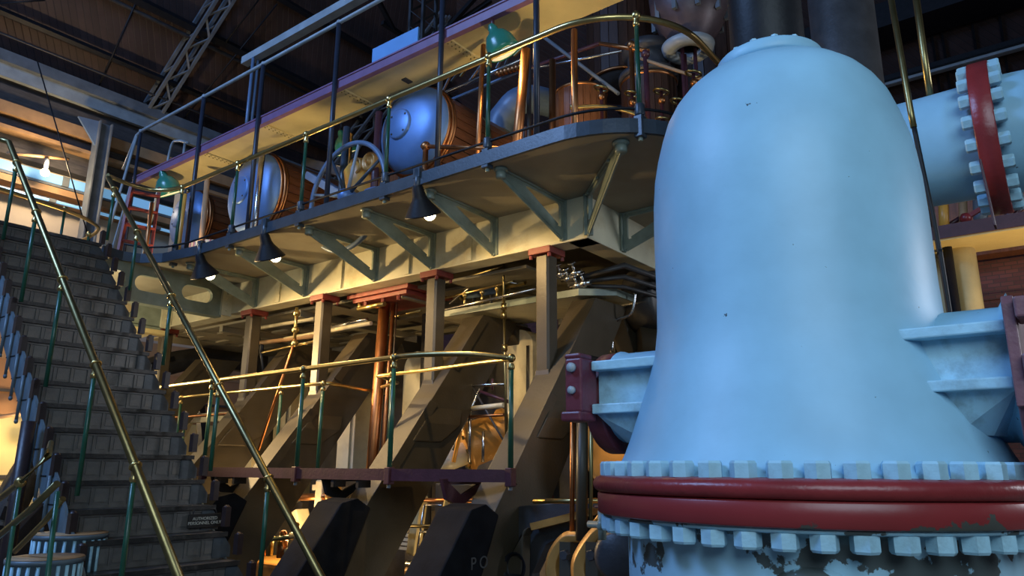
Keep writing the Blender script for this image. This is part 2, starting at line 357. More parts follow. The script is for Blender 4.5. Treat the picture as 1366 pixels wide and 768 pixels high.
# daylight strips: each a window with panes between mullions
def window(n, y0, y1, xs):
    za, zc = zb(60, y1, WY-.4), zb(60, y0, WY-.4)
    fr = MB()
    for x in xs: fr.bx(x-.07, WY-.42, za, x+.07, WY-.02, zc)
    w = fr.build('window_%d' % n, 'grey', kind='structure')
    for a, c in zip(xs[:-1], xs[1:]):
        MB().bx(a+.07, WY-.40, za+.01, c-.07, WY-.34, zc-.01).build('pane', 'pane', w)
window(1, 228, 241.5, [3.5, 6.1, 8.7, 10.9, 13.2, 15.6, 18])
window(2, 262.5, 267, [3.5, 5.9, 8.3, 10.7, 13.1, 15.5, 18])
zt = zb(0, 478)
MB().bx(-6, WY-.06, zt, 18.9, WY, zb(0, 430)).build('baseboard_back', 'tan', kind='structure')
trim(MB().bx(-6, WY-.05, zb(0, 552), 18.9, WY, zt), 'ochre')
trim(MB().bx(-6, WY-.09, zb(0, 520)-.03, 18.9, WY, zb(0, 520)+.03), 'siding')
trim(MB().bx(-6, WY-.05, 0, 18.9, WY, zb(0, 553)), 'yellow')
trim(MB().bx(-6, WY-.09, zb(0, 636)-.04, 18.9, WY, zb(0, 636)+.04), 'siding')
# roof steel: purlins along the wall, lattice rafters, tie rods
def purlin(p, drop, w, h, m):
    a = rayA(*p, drop); mb = MB(); mb.box((6, a[1], a[2]), (26, w, h), Euler((-.62, 0, 0)).to_matrix()); trim(mb, m)
purlin((100, 56), .25, .10, .16, 'black'); purlin((300, 58), .25, .16, .2, 'black'); purlin((480, 60), .25, .12, .2, 'black')
a = rayA(100, 84, .5); trim(MB().tube([(-6, a[1], a[2]), (18, a[1], a[2])], .025, 6), 'iron')
a = rayA(300, 72, .3); trim(MB().tube([(-6, a[1], a[2]), (18, a[1], a[2])], .05, 6), 'iron')
for (p, q) in (((0, 5), (60, 0)), ((183, 0), (125, 130)), ((345, 0), (297, 62)), ((370, 5), (240, 165))):
    trim(MB().tube([rayA(*p, .35), rayA(*q, .35)], .02, 6), 'black')
def lattice(X, y0, y1, depth, w=.34, n=22):
    """lattice rafter hung under the roof slope"""
    e = MB(); A = Vector((X, y0, roofz(X, y0)-.1)); Bv = Vector((X, y1, roofz(X, y1)-.1)); d = Bv-A
    dn = Vector((0, -d.z, d.y)).normalized(); dn = dn if dn.z < 0 else -dn
    for s in (-1, 1):
        for o in (0, depth): e.bar(A+dn*o+Vector((s*w/2, 0, 0)), Bv+dn*o+Vector((s*w/2, 0, 0)), .07, .07)
    for i in range(n):
        a, c = A+d*(i/n)+dn*depth, A+d*((i+1)/n)+dn*depth; s = 1 if i % 2 else -1
        e.bar(a+Vector((s*w/2, 0, 0)), c-Vector((s*w/2, 0, 0)), .05, .03)
        e.bar(a+Vector((s*w/2, 0, 0))-dn*depth, c+Vector((s*w/2, 0, 0)), .04, .03)
    return trim(e, 'grey')
lattice(7.75, 17.6, 8.9, .34); lattice(13.2, 17.6, 12.6, .34, n=14)
# right hand roof: purlin pair, dark beam and hanging rods
for py, h, m in ((110, .10, 'lgrey'), (103, .12, 'black'), (112.5, .05, 'lgrey')):
    a = rayB(1190, py, .35); trim(MB().bx(a[0]-.06, -8, a[2]-h/2, a[0]+.06, 9, a[2]+h/2), m)
a = rayB(1180, 45, .5); trim(MB().bx(a[0]-.5, -8, a[2]-.1, a[0]+.5, 9, a[2]+.5), 'black')
for px in (1236, 1250, 1292, 1330):
    a, c = rayB(px, 0, .1), rayB(px+22, 150, .1); trim(MB().bar(a, c, .05, .05), 'black')

# ================================================================ AIR VESSEL
VX, VY = 3.4*math.cos(math.radians(37.66-21.35)), 3.4*math.sin(math.radians(37.66-21.35))
vs = thing('pressure_vessel', 'huge bell-shaped pale blue pump air vessel with a dark red bolted flange', 'tank', (VX, VY, 0))
prof = [(.80, 1.675), (.775, 1.70), (.762, 1.73), (.742, 1.77), (.715, 1.84), (.690, 1.91), (.655, 2.01), (.622, 2.11), (.597, 2.21), (.584, 2.31), (.580, 2.45), (.580, 2.74), (.576, 2.9), (.566, 3.02), (.548, 3.12), (.525, 3.21), (.497, 3.30), (.46, 3.37), (.415, 3.43), (.36, 3.48), (.30, 3.515), (.25, 3.54), (.225, 3.55)]
MB().rev(prof, (VX, VY, 0), n=96).build('shell', 'vessel', vs)
MB().rev([(.215, 3.545), (.24, 3.556), (.244, 3.565), (.244, 3.605), (.235, 3.615), (.10, 3.615)], (VX, VY, 0), n=64).build('neck_flange', 'vessel', vs)
MB().rev([(.742, 0), (.742, 1.44), (.745, 1.46), (.76, 1.485), (.80, 1.50), (.845, 1.507), (.85, 1.52), (.5, 1.525)], (VX, VY, 0), n=96).build('base', 'base', vs)
f0 = MB(); f0.rev([(.78, 1.521), (.862, 1.521), (.868, 1.527), (.868, 1.598), (.862, 1.606), (.8, 1.606)], (VX, VY, 0), n=96)
f0.build('lower_flange', 'redchip', vs, org=None)
bpy.data.objects['lower_flange'].location = (0, 0, 1.521)
for v in bpy.data.objects['lower_flange'].data.vertices: v.co.z -= 1.521
f1 = MB(); f1.rev([(.8, 1.607), (.868, 1.609), (.880, 1.617), (.886, 1.630), (.887, 1.643), (.882, 1.656), (.870, 1.667), (.85, 1.673), (.77, 1.677)], (VX, VY, 0), n=96)
f1.build('upper_flange', 'red', vs)
nt = MB(); nt.hexa((0, 0, 0), (0, 0, 1), .0445, .056, .3)
n0 = None; N = 44
for k in range(N):
    a = 2*PI*(k+.35)/N; c = (.812*math.cos(a), .812*math.sin(a), 1.673)
    if n0 is None:
        n0 = nt.build('nut', 'nut', vs, local=True); n0.location = c; n0.rotation_euler = (0, 0, a)
    else: copy_part(n0, vs, c, (0, 0, a+R.uniform(-.4, .4)))
for k in range(N):
    a = 2*PI*(k+.35)/N; c = (.812*math.cos(a), .812*math.sin(a), 1.506)
    copy_part(n0, vs, c, (PI, 0, -a+R.uniform(-.4, .4)))
for k in range(14):
    a = 2*PI*k/14
    o = copy_part(n0, vs, (.205*math.cos(a), .205*math.sin(a), 3.614), (0, 0, a)); o.scale = (.38,)*3
# round boss on the base
d = Vector((-VX, -VY, 0)).normalized()
MB().rev([(0, .06), (.13, .06), (.16, .075), (.185, .06), (.2, 0), (.2, -.1)], Vector((VX, VY, 1.20))+d*.735, d, 40).build('hand_hole', 'base', vs)
# side nozzles: a round branch with two horizontal ribs, a web and a bolted red flange
def nozzle(sgn, y_end, zr, xr):
    b = MB(); rb = .215 if sgn > 0 else .25; b.rev([(rb, .40), (rb, y_end-.03), (rb+.012 if sgn > 0 else .30, y_end)], (VX, VY, 2.05), (0, sgn, 0), 32)
    b.build('branch', 'vessel', vs)
    for z0, z1, y_in in zr:
        MB().bx(xr, VY+sgn*y_in, z0, VX+.2, VY+sgn*y_end, z1).build('rib', 'nut', vs, bev=.006)
    (za, zc) = zr[1][1], zr[0][0]
    MB().bx(xr+.07, VY+sgn*.46, za-.002, VX, VY+sgn*y_end, zc+.002).build('web', 'nut', vs)
    MB().add([(xr+.05, VY+sgn*y_end, zr[1][0]), (xr+.16, VY+sgn*(y_end-.09), 1.82), (xr+.10, VY+sgn*.60, 1.82), (xr+.05, VY+sgn*.52, zr[1][0]),
              (VX, VY+sgn*y_end, zr[1][0]), (VX, VY+sgn*(y_end-.03), 1.82), (VX, VY+sgn*.60, 1.82), (VX, VY+sgn*.52, zr[1][0])],
             [(0, 1, 2, 3), (4, 7, 6, 5), (0, 4, 5, 1), (1, 5, 6, 2), (2, 6, 7, 3), (3, 7, 4, 0)]).build('lower_web', 'nut', vs)
nozzle(1, .835, ((2.145, 2.19, .44), (1.945, 1.99, .5)), 2.93)
nozzle(-1, .80, ((2.155, 2.195, .25), (1.965, 2.005, .42)), 2.90)
# left branch flange: round disc, dark red, with bolt lugs
fl = MB(); fl.rev([(.15, 0), (.243, 0), (.25, .01), (.25, .085), (.243, .095), (.15, .095)], (VX, VY+.836, 2.02), (0, 1, 0), 40); fl.build('branch_flange', 'maroon', vs)
fl = MB(); fl.bx(2.85, VY+.838, 1.95, 2.99, VY+.93, 2.20); fl.bx(2.84, VY+.84, 1.91, 2.98, VY+.95, 1.955); fl.bx(2.86, VY+.85, 2.20, 2.97, VY+.94, 2.225)
fl.build('flange_lug', 'maroon', vs, bev=.01)
MB().rev([(0, 0), (.022, 0), (.022, .02), (0, .02)], (2.848, VY+.885, 2.155), (-1, 0, 0), 12).build('bolt', 'lgrey', vs)
MB().rev([(0, 0), (.018, 0), (.018, .02), (0, .02)], (2.848, VY+.885, 2.05), (-1, 0, 0), 12).build('bolt', 'lgrey', vs)
# right branch flange: plate with two bolt pockets
pk = lambda z0, z1: [(-.06, z0), (-.06, z1), (-.005, z1), (-.005, z0)]
q = VY-.80
MB().plate([(2.84, 1.90), (2.84, 2.235), (2.86, 2.265), (2.91, 2.27), (3.6, 2.27), (3.6, 1.78), (2.93, 1.78), (2.90, 1.90)], [], lambda u, v, dd: (u, dd, v), q-.035, q).build('branch_flange', 'mauve', vs, bev=.006)
for z in (2.03, 1.86, 2.215): MB().bx(2.80, q-.115, z-.035, 2.86+.1, q-.035, z+.035).build('flange_lug', 'mauve', vs, bev=.008)
for z in (2.125, 1.945): MB().hexa((2.83, q-.08, z), (0, 0, 1), .022, .03).build('bolt', 'nut', vs)
MB().bx(2.86, q-.03, 1.70, 3.5, q-.004, 1.80).build('flange_foot', 'red', vs)
MB().rev([(.0, 3.616), (.168, 3.616), (.172, 3.63), (.172, 6.2), (.0, 6.2)], (VX, VY, 0), n=32).build('stack_pipe', 'black', vs)

# dark standpipe behind, brass rods, cable
tag(MB().rev([(0, 0), (.26, 0), (.26, 8.5), (0, 8.5)], (6.15, 1.15, 0), n=36).build('standpipe', 'iron'), 'tall black standpipe rising behind the blue vessel', 'pipe')
cd_ = thing('conduit', 'slim brassy conduit with a black cable close behind the right shoulder of the vessel', 'pipe', (4.6, .5, 0))
MB().tube([onX(1182, -40, 4.6), onX(1215, 150, 4.6), onX(1219, 170, 4.6)], .018, 8).build('pipe', 'brassd', cd_)
MB().tube(curve([onX(1219, 168, 4.6), onX(1236, 250, 4.6), onX(1245, 290, 4.6), onX(1253, 335, 4.6), onX(1264, 400, 4.6), (4.6, .46, .02)], 6), .014, 6).build('cable', 'black', cd_)
tag(MB().tube([onX(1217, -40, 5.2), onX(1232, 70, 5.2), onX(1241, 130, 5.2)], .022, 8).build('conduit', 'brassd'), 'thinner conduit ending on top of the pale blue pipe at the right', 'pipe')

# pale blue main pipe with red bolted joint, top right
PX, PZ = 5.2, 3.74
mp = thing('main_pipe', 'large pale blue pipe with a red bolted joint behind the vessel', 'pipe', (PX, .2, PZ))
MB().rev([(.34, -1.25), (.35, -1.2), (.36, -.3), (.365, -.05), (.372, .12), (.365, .25), (.37, 1.9), (0, 1.9)], (PX, .2, PZ), (0, -1, 0), 48).build('pipe_run', 'vessel', mp)
MB().rev([(.37, -.055), (.48, -.055), (.485, -.05), (.485, .05), (.48, .055), (.37, .055)], (PX, .2, PZ), (0, 1, 0), 64).build('joint_flange', 'red', mp)
nt = MB(); nt.hexa((0, 0, 0), (0, 0, 1), .042, .06, .3)
MB().tube(curve([(PX, 1.40, PZ), (PX, 1.72, PZ-.05), (PX, 1.93, PZ-.35), (PX, 1.95, PZ-.8), (PX, 1.95, 0)], 6), .345, 28).build('elbow', 'vessel', mp)
g0 = None
for k in range(20):
    for s in (-1, 1):
        a = 2*PI*k/20+.1; c = (.437*math.cos(a), s*.052, .437*math.sin(a)); rt = (-s*PI/2, 0, 0)
        if g0 is None: g0 = nt.build('nut', 'nut', mp, local=True); g0.location = c; g0.rotation_euler = rt
        else: copy_part(g0, mp, c, rt)
MB().bar(onX(1308, 215, 4.66), onX(1328, 303, 4.66), .012, .085, (1, 0, 0)).build('stay', 'plum', mp, bev=.003)

# ================================================================ MAIN PLATFORM (deck, girders, brackets)
DZ = 4.6; GX = 6.2
pf = thing('main_platform', 'long raised engine gallery with dark edge, cream girders and cast brackets', 'platform', (5.6, 6, 4.0))
corner = arc(5.95, 3.35, 1.0, PI, 1.5*PI, 14, 0)
out = [(4.95, 9.3)]+[(p[0], p[1]) for p in corner]+[(11.5, 2.35), (11.5, 16), (5.15, 16), (5.15, 13.3), (5.05, 12.75), (4.75, 12.4), (4.3, 12.2), (1.5, 12.0), (1.5, 10.32), (4.15, 10.32), (4.45, 10.38), (4.68, 10.3), (4.86, 10.0)]
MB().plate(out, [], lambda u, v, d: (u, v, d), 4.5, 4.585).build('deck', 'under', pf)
edge = [Vector((p[0], p[1], 0)) for p in ([(4.15, 10.32), (4.45, 10.38), (4.68, 10.3), (4.86, 10.0), (4.95, 9.3)]+[(p[0], p[1]) for p in corner]+[(11.5, 2.35)])]
e = MB()
def strip(mb, pts, off, z0, z1):
    k = len(pts); L = []
    for i in range(k):
        d = (pts[min(i+1, k-1)]-pts[max(i-1, 0)]).normalized(); nrm = Vector((d.y, -d.x, 0)); L.append((pts[i], pts[i]+nrm*off))
    v = []
    for a, c in L: v += [(a.x, a.y, z0), (c.x, c.y, z0), (c.x, c.y, z1), (a.x, a.y, z1)]
    f = [(4*i+j, 4*i+(j+1) % 4, 4*i+4+(j+1) % 4, 4*i+4+j) for i in range(k-1) for j in range(4)]+[(0, 3, 2, 1), (4*k-4, 4*k-3, 4*k-2, 4*k-1)]
    return mb.add(v, f)
strip(e, edge, .035, 4.492, 4.625); e.build('edge_strip', 'edge', pf)
# main girders: web plate with lower flange and stiffener ribs
def girder(name, a, c, z0, z1):
    a, c = Vector(a), Vector(c); mb = MB(); m0 = (a+c)/2; d = (c-a); L = d.length; al = abs(d.x) > abs(d.y)
    mb.box((m0.x, m0.y, (z0+z1)/2), ((L, .04, z1-z0) if al else (.04, L, z1-z0)))
    return mb.build(name, 'girder', pf)
girder('girder', (GX+.02, 3.8, 0), (GX+.02, 15.5, 0), 4.03, 4.5)
girder('girder', (GX+.05, 3.82, 0), (11, 3.82, 0), 4.03, 4.5)
g = MB(); g.bx(GX-.015, 3.785, 4.025, GX+.25, 15.5, 4.05); g.bx(GX, 3.785, 4.025, 11, 4.05, 4.05); g.build('girder_flange', 'girder', pf, bev=.008)
for y in (5.42, 6.45, 7.75, 9.15): MB().bx(GX-.022, y-.045, 4.05, GX+.0, y+.045, 4.5).build('splice_plate', 'girder', pf, bev=.004)
# slotted end beams below the landing
def slot(x0, x1, z0, z1, n=8):
    r = (z1-z0)/2; zc = (z0+z1)/2
    return [(x0+r+r*math.cos(PI/2+PI*i/n), zc+r*math.sin(PI/2+PI*i/n)) for i in range(n+1)]+[(x1-r+r*math.cos(-PI/2+PI*i/n), zc+r*math.sin(-PI/2+PI*i/n)) for i in range(n+1)]
def endbeam(y, slots, x0=3.6):
    mb = MB(); mb.plate([(x0, 3.97), (6.02, 3.97), (6.02, 4.5), (x0, 4.5)], [slot(*s, 4.13, 4.36) for s in slots], lambda u, v, d: (u, d, v), y, y+.07)
    mb.bx(x0, y-.05, 3.94, 6.02, y+.12, 3.975); bm = mb.build('end_beam', 'bracket', pf)
    a = MB(); a.bx(6.02, y-.05, 3.98, 6.19, y+.0, 4.49); a.build('angle_cleat', 'girder', bm)
    r = MB()
    for k in range(5): r.ball((6.10, y-.05, 4.06+.09*k), .018, 8)
    r.build('rivet', 'girder', bm, kind='stuff')
endbeam(10.4, [(3.7, 4.05), (4.15, 4.55), (4.68, 5.20), (5.38, 5.88)]); endbeam(12.25, [(4.2, 4.7), (5.0, 5.55)], 4.0)
MB().bx(3.9, 12.2, 3.86, 6.15, 12.4, 3.94).build('end_beam', 'cream', pf, bev=.01)
# cast brackets
def bracket_parts(root):
    web = [(-1.13, .0), (-1.13, -.055), (-1.05, -.075), (-.06, -.43), (0, -.43), (0, 0)]
    hole = [(-.075, -.075), (-.10, -.055), (-.68, -.05), (-.70, -.062), (-.69, -.085), (-.125, -.315), (-.09, -.32), (-.075, -.30)][::-1]
    fr = lambda u, v, d: (u, d, v)
    w = MB().plate(web, [hole], fr, -.014, .014).build('web', 'bracket', root, local=True)
    f = MB(); f.bx(-1.13, -.034, -.022, 0, .034, 0); f.bar((-1.10, 0, -.07), (-.05, 0, -.43), .05, .018, (0, 1, 0)); f.bx(-.024, -.045, -.45, 0, .045, 0)
    f.build('flange', 'bracket', root, local=True, bev=.005)
    MB().bar((-.69, 0, -.078), (-.12, 0, -.31), .042, .012, (0, 1, 0)).build('hole_lip', 'bracket', root, local=True)
    t = MB(); t.rev([(0, -.10), (.045, -.10), (.05, -.09), (.05, 0), (0, 0)], (-1.09, 0, 0), n=14); t.rev([(.05, -.03), (.07, -.02), (.07, 0), (.05, 0)], (-1.09, 0, 0), n=14); t.build('end_boss', 'bracket', root, local=True)
    for c, ax in (((-.80, .02, -.022), (0, 0, -1)), ((-.45, .02, -.022), (0, 0, -1)), ((-.09, .02, -.022), (0, 0, -1)), ((-.024, 0, -.44), (-1, 0, 0)), ((-.024, 0, -.08), (-1, 0, 0))):
        MB().hexa(c, ax, .022, .022).build('bolt', 'bracket', root, local=True)
    return root
b0 = None
for y in (9.72, 8.50, 7.03, 6.01, 5.03, 4.09):
    if b0 is None: b0 = thing('bracket', None, None, (0, 0, 0)); b0.parent = pf; b0.location = (0, 0, 0)
    # each bracket is one part with its sub-parts joined below it
    br = thing('bracket', None, None, Vector((GX, y, 4.498))-wloc(pf)); br.parent = pf; bracket_parts(br)
bpy.data.objects.remove(b0)
br = thing('bracket', None, None, Vector((GX-.005, 3.785, 4.498))-wloc(pf), rz=math.radians(45)); br.parent = pf; bracket_parts(br); br.scale = (1.18, 1.1, 1)
br = thing('bracket', None, None, Vector((6.93, 3.79, 4.498))-wloc(pf), rz=math.radians(90)); br.parent = pf; bracket_parts(br)
br = thing('bracket', None, None, Vector((8.5, 3.79, 4.498))-wloc(pf), rz=math.radians(90)); br.parent = pf; bracket_parts(br)
# floor frame seen from below, openings between the beams
uf = thing('engine_bed_floor', 'pale openwork floor frame seen from underneath between the columns', 'floor frame', (7.5, 8, 3.9))
xs = [6.5+.28*i for i in range(9)]; holes = []
for i in range(5):
    for j in range(9):
        x, y = 6.62+.5*i, 5.2+.9*j; w = .32; h = .5
        if R.random() < .8: holes.append([(x, y), (x+w, y), (x+w, y+h), (x, y+h)])
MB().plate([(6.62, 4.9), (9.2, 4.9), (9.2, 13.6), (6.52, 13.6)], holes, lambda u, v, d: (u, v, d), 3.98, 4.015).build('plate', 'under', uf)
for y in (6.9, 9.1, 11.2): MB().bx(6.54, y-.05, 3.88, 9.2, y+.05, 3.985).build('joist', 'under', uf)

# gallery railing: brass top rail, thin toe rail, green posts
GP = [(5.235, 2.655), (4.965, 4.14), (4.965, 5.56), (4.965, 7.03), (4.965, 8.50), (4.965, 9.93)]
gr = thing('gallery_railing', 'brass-topped railing on green posts along the edge of the main gallery', 'railing', (4.965, 6, DZ))
path = curve([(4.10, 10.36, 5.66), (4.25, 10.42, 5.66), (4.48, 10.46, 5.66), (4.74, 10.42, 5.66), (4.90, 10.22, 5.66), (4.965, 9.93, 5.655)], 6)+[(4.965, 7, 5.65), (4.965, 4.3, 5.645)]+[(p[0], p[1], 5.64) for p in arc(5.95, 3.35, .985, PI, 1.5*PI, 18, 0)]+[(7.6, 2.365, 5.64)]
MB().tube(path, .030, 12).build('top_rail', 'brass', gr)
lowp = [(4.45, 10.38, 4.74), (4.70, 10.34, 4.74), (4.88, 10.05, 4.74), (4.965, 9.6, 4.74), (4.965, 4.3, 4.74)]+[(p[0], p[1], 4.74) for p in arc(5.95, 3.35, .985, PI, 1.5*PI, 18, 0)]+[(7.6, 2.365, 4.74)]
MB().tube(lowp, .014, 8).build('toe_rail', 'black', gr)
for x, y in GP:
    MB().tube([(x, y, 4.62), (x, y, 5.58)], [.024, .019], 10).build('post', 'green', gr)
    k = MB(); k.ball((x, y, 5.65), .046, 10); k.rev([(.019, 5.54), (.032, 5.55), (.032, 5.57), (.024, 5.6), (.028, 5.63)], (x, y, 0), n=12); k.build('collar', 'brass', gr)
    c = MB(); c.bx(x-.045, y-.04, 4.46, x+.045, y+.04, 4.66); c.rev([(.03, 4.66), (.045, 4.67), (.045, 4.77), (.03, 4.78)], (x, y, 0), n=10); c.build('post_socket', 'edge', gr, bev=.006)
    MB().hexa((x, y, 4.46), (0, 0, -1), .02, .03).build('bolt', 'bracket', gr)
# small inner brass side rail near the corner
P0 = onX(765, 143, 6.3); P1 = onX(855, 155, 6.6)
sr = thing('side_rail', 'short curved brass hand rail on a green post inside the gallery corner', 'railing', (P0[0], P0[1], DZ))
MB().tube(curve([P0, (P0+P1)/2+np.array([0, 0, .06]), P1, P1+np.array([.1, -.1, -.15])], 8), .022, 10).build('rail', 'brass', sr)
MB().tube([(P0[0], P0[1], DZ), P0], .018, 8).build('post', 'green', sr); MB().ball(P0, .045).build('ball', 'brass', sr)

# landing rail at the head of the stairs
lr = thing('landing_railing', 'thin brass railing bending round the landing beyond the stair head', 'railing', (4.6, 12.3, DZ))
pts = curve([(1.7, 11.75, 5.6), (3.33, 12.02, 5.6), (3.87, 12.13, 5.6), (4.46, 12.29, 5.6), (4.92, 12.6, 5.6), (5.08, 12.92, 5.6), (5.15, 13.53, 5.6), (5.17, 14.83, 5.6)], 6)
MB().tube(pts, .03, 10).build('top_rail', 'brass', lr)
for x, y in ((4.30, 12.25), (5.10, 13.3), (3.2, 12.0)):
    MB().tube([(x, y, DZ), (x, y, 5.58)], .02, 8).build('post', 'green', lr); MB().ball((x, y, 5.62), .05).build('ball', 'brass', lr)

# ================================================================ STAIRS
RISE, RUN, XL, XR = .2335, .244, 2.75, 4.10
def nose(k): return 10.2-RUN*k, 4.6-RISE*k
sx = thing('iron_staircase', 'steep dark iron staircase with panelled risers and studded stringers', 'staircase', (3.42, 7.5, 0))
NS = 19
def riser_mesh():
    mb = MB(); mb.bx(XL+.05, 0, -RISE+.0, XR-.05, .012, -.03); mb.bx(XL+.05, -.018, -.058, XR-.05, 0, -.02); mb.bx(XL+.05, -.012, -RISE, XR-.05, 0, -RISE+.03)
    for i in range(8): mb.bx(XL+.12+i*.163-.008, -.016, -RISE, XL+.12+i*.163+.008, 0, -.04)
    return mb
tm = MB(); tm.bx(XL+.03, -.035, -.028, XR-.03, RUN+.02, 0); tm.bx(XL+.03, -.055, -.036, XR-.03, -.03, .004)
pm = MB(); pm.bx(-.052, -.008, -.058, .052, 0, .058)
ck = MB(); ck.add([(0, -.03, -.03), (0, -.005, 0), (0, RUN, 0), (0, RUN, -RISE-.05), (0, -.03, -RISE), (.02, -.03, -.03), (.02, -.005, 0), (.02, RUN, 0), (.02, RUN, -RISE-.05), (.02, -.03, -RISE)], [(0, 1, 2, 3, 4), (9, 8, 7, 6, 5), (0, 5, 6, 1), (1, 6, 7, 2), (2, 7, 8, 3), (3, 8, 9, 4), (4, 9, 5, 0)])
gs = MB(); gs.plate([(-.15, -RISE+.01), (.03, -RISE+.01), (.03, -.13), (-.05, -.025), (-.15, -.025)], [], lambda u, v, d: (u, d, v), -.022, -.004)
strg = MB(); _p = [(-RUN/2, -RISE/2+.10), (-RUN/2+.03, -RISE/2+.14), (RUN/2, RISE/2+.10), (RUN/2, RISE/2-.30), (-RUN/2, -RISE/2-.30)]
strg.plate(_p, [], lambda u, v, d: (d, u, v), -.012, .012)
stud = MB(); stud.bx(-.027, -.035, .04, .027, .035, .22); stud.rev([(.0, .24), (.02, .235), (.03, .22)], n=10)
rod = MB(); rod.tube([(0, 0, -.38), (0, 0, .045)], .015, 8)
foot = MB(); foot.rev([(0, -.42), (.014, -.415), (.02, -.40), (.016, -.38), (0, -.38)], n=8)
seam = MB(); seam.bx(-.016, -.12, -.20, -.011, .12, -.188)
protos = {}
def put(key, mb, m, parent, loc):
    w = Vector(loc)-wloc(parent)
    if key not in protos: o = mb.build(key[0], m, parent, local=True); protos[key] = o; o.location = w; return o
    return copy_part(protos[key], parent, w)
for k in range(NS):
    y, z = nose(k)
    put(('tread',), tm, 'tread', sx, (0, y, z)); 
    r = put(('riser',), riser_mesh(), 'stair', sx, (0, y, z))
    for i in range(7): put(('panel',), pm, 'stair', r, (XL+.12+(i+.5)*.163, y-.0, z-.125))
    put(('gusset',), gs, 'stairdark', sx, (XR, y, z)); put(('cheek',), ck, 'stair', sx, (XL+.04, y, z))
    for X in (XL, XR):
        put(('stringer_plate',), strg, 'stairblue', sx, (X, y+.10, z-(.24 if X == XR else 0))); put(('stud',), stud, 'studs', sx, (X+(.03 if X == XR else 0), y+.10, z))
        if X == XL:
            put(('stringer_rod',), rod, 'stairblue', sx, (X-.03, y+.10, z)); put(('rod_foot',), foot, 'stairblue', sx, (X-.03, y+.10, z)); put(('stringer_seam',), seam, 'black', sx, (X, y+.10, z))
def stair_rail(name, label, X, top, bot, posts, extra):
    t = thing(name, label, 'railing', (X, (top[0]+bot[0])/2, bot[1]))
    d = Vector((0, bot[0]-top[0], bot[1]-top[1])).normalized()
    T, B_ = Vector((X, *top)), Vector((X, *bot))
    MB().tube(extra+[T, B_+d*2.0], .034, 12).build('hand_rail', 'brassd', t)
    for yy in posts:
        z = top[1]+(yy-top[0])*(bot[1]-top[1])/(bot[0]-top[0])
        zb_ = 4.6-(10.2-yy)/RUN*RISE+.18
        MB().tube([(X, yy, zb_), (X, yy, z-.04)], .021, 8).build('post', 'green', t)
        c = MB(); c.rev([(.02, -.12), (.032, -.11), (.032, -.085), (.022, -.07), (.026, -.04)], (X, yy, z), n=12); c.torus((X, yy, z), d, .036, .014, 14, 6); c.build('collar', 'brass', t)
    return t
stair_rail('stair_railing', 'left sloping handrail of the staircase with green posts', 2.79, (10.05, 5.58), (4.99, .975), (9.63, 8.73, 7.73, 6.72, 5.78, 4.9), [Vector((1.5, 10.25, 5.60)), Vector((2.72, 10.15, 5.62))])
stair_rail('stair_railing', 'right sloping handrail of the staircase, ending in front of the engine', 4.09, (10.30, 5.60), (5.12, .83), (10.05, 9.2, 8.13, 6.93, 5.95, 5.0), [])
# warning board chained beside the stair
def text(s, size, loc, rot, m, name, parent=None, ext=.002):
    cu = bpy.data.curves.new(name, 'FONT'); cu.body = s; cu.size = size; cu.align_x = 'CENTER'; cu.align_y = 'CENTER'; cu.extrude = ext
    tmp = bpy.data.objects.new('tmp', cu); C.objects.link(tmp); dg = bpy.context.evaluated_depsgraph_get(); me = bpy.data.meshes.new_from_object(tmp.evaluated_get(dg))
    bpy.data.objects.remove(tmp); me.name = name; o = bpy.data.objects.new(name, me); C.objects.link(o); me.materials.clear(); me.materials.append(M[m])
    o.location = Vector(loc)-wloc(parent); o.rotation_euler = rot; o.parent = parent; return o
a_, c_ = onY(252, 684, 6.72), onY(293, 704, 6.72); wc = (a_+c_)/2; ww, wh = c_[0]-a_[0], .125
wb = thing('warning_sign', 'small black board with worn white capitals hung at the right end of a stair riser', 'sign', tuple(wc))
MB().box(wc, (ww, .014, wh)).build('board', 'sign', wb, bev=.003)
text('AUTHORIZED\nPERSONNEL ONLY', .040, (wc[0], wc[1]-.0085, wc[2]), (PI/2, 0, 0), 'letter', 'lettering', wb)
for dx in (-.12, .12): MB().tube([(wc[0]+dx, wc[1], wc[2]+wh/2), (wc[0]+dx*.8, wc[1]+.02, 1.335)], .005, 6).build('chain', 'iron', wb)
# brown post under the stair and rails of the lower flight
tag(MB().tube([(2.62, 7.5, 2.08), (2.62, 7.5, 0)], .06, 14).build('stair_post', 'studs'), 'dark maroon round post holding up the left side of the stairs', 'post')
dn = thing('lower_stair', 'rounded pale-blue ribbed steps at the foot of the left edge', 'steps', (2.5, 6.4, 0))
for c, r, z in (((2.44, 6.25), .24, 1.0), ((2.80, 6.75), .26, 1.12)):
    p = MB(); p.rev([(0, z+.03), (r+.02, z+.03), (r+.02, z), (r, z-.005), (r, 0), (0, 0)], (*c, 0), n=28); s_ = p.build('step', 'stairblue', dn)
    p = MB()
    for i in range(24):
        a = 2*PI*i/24; p.tube([(c[0]+r*math.cos(a), c[1]+r*math.sin(a), z-.01), (c[0]+r*math.cos(a), c[1]+r*math.sin(a), z-.45)], .014, 6)
    p.build('ribs', 'nut', s_)
    MB().rev([(0, z+.031), (r+.015, z+.031), (r+.015, z+.037), (0, z+.037)], (*c, 0), n=28).build('step_plate', 'tan', s_)
lrl = thing('lower_railing', 'brass handrails with a ball joint sloping behind the maroon post at lower left', 'railing', (1.9, 5.4, 0))
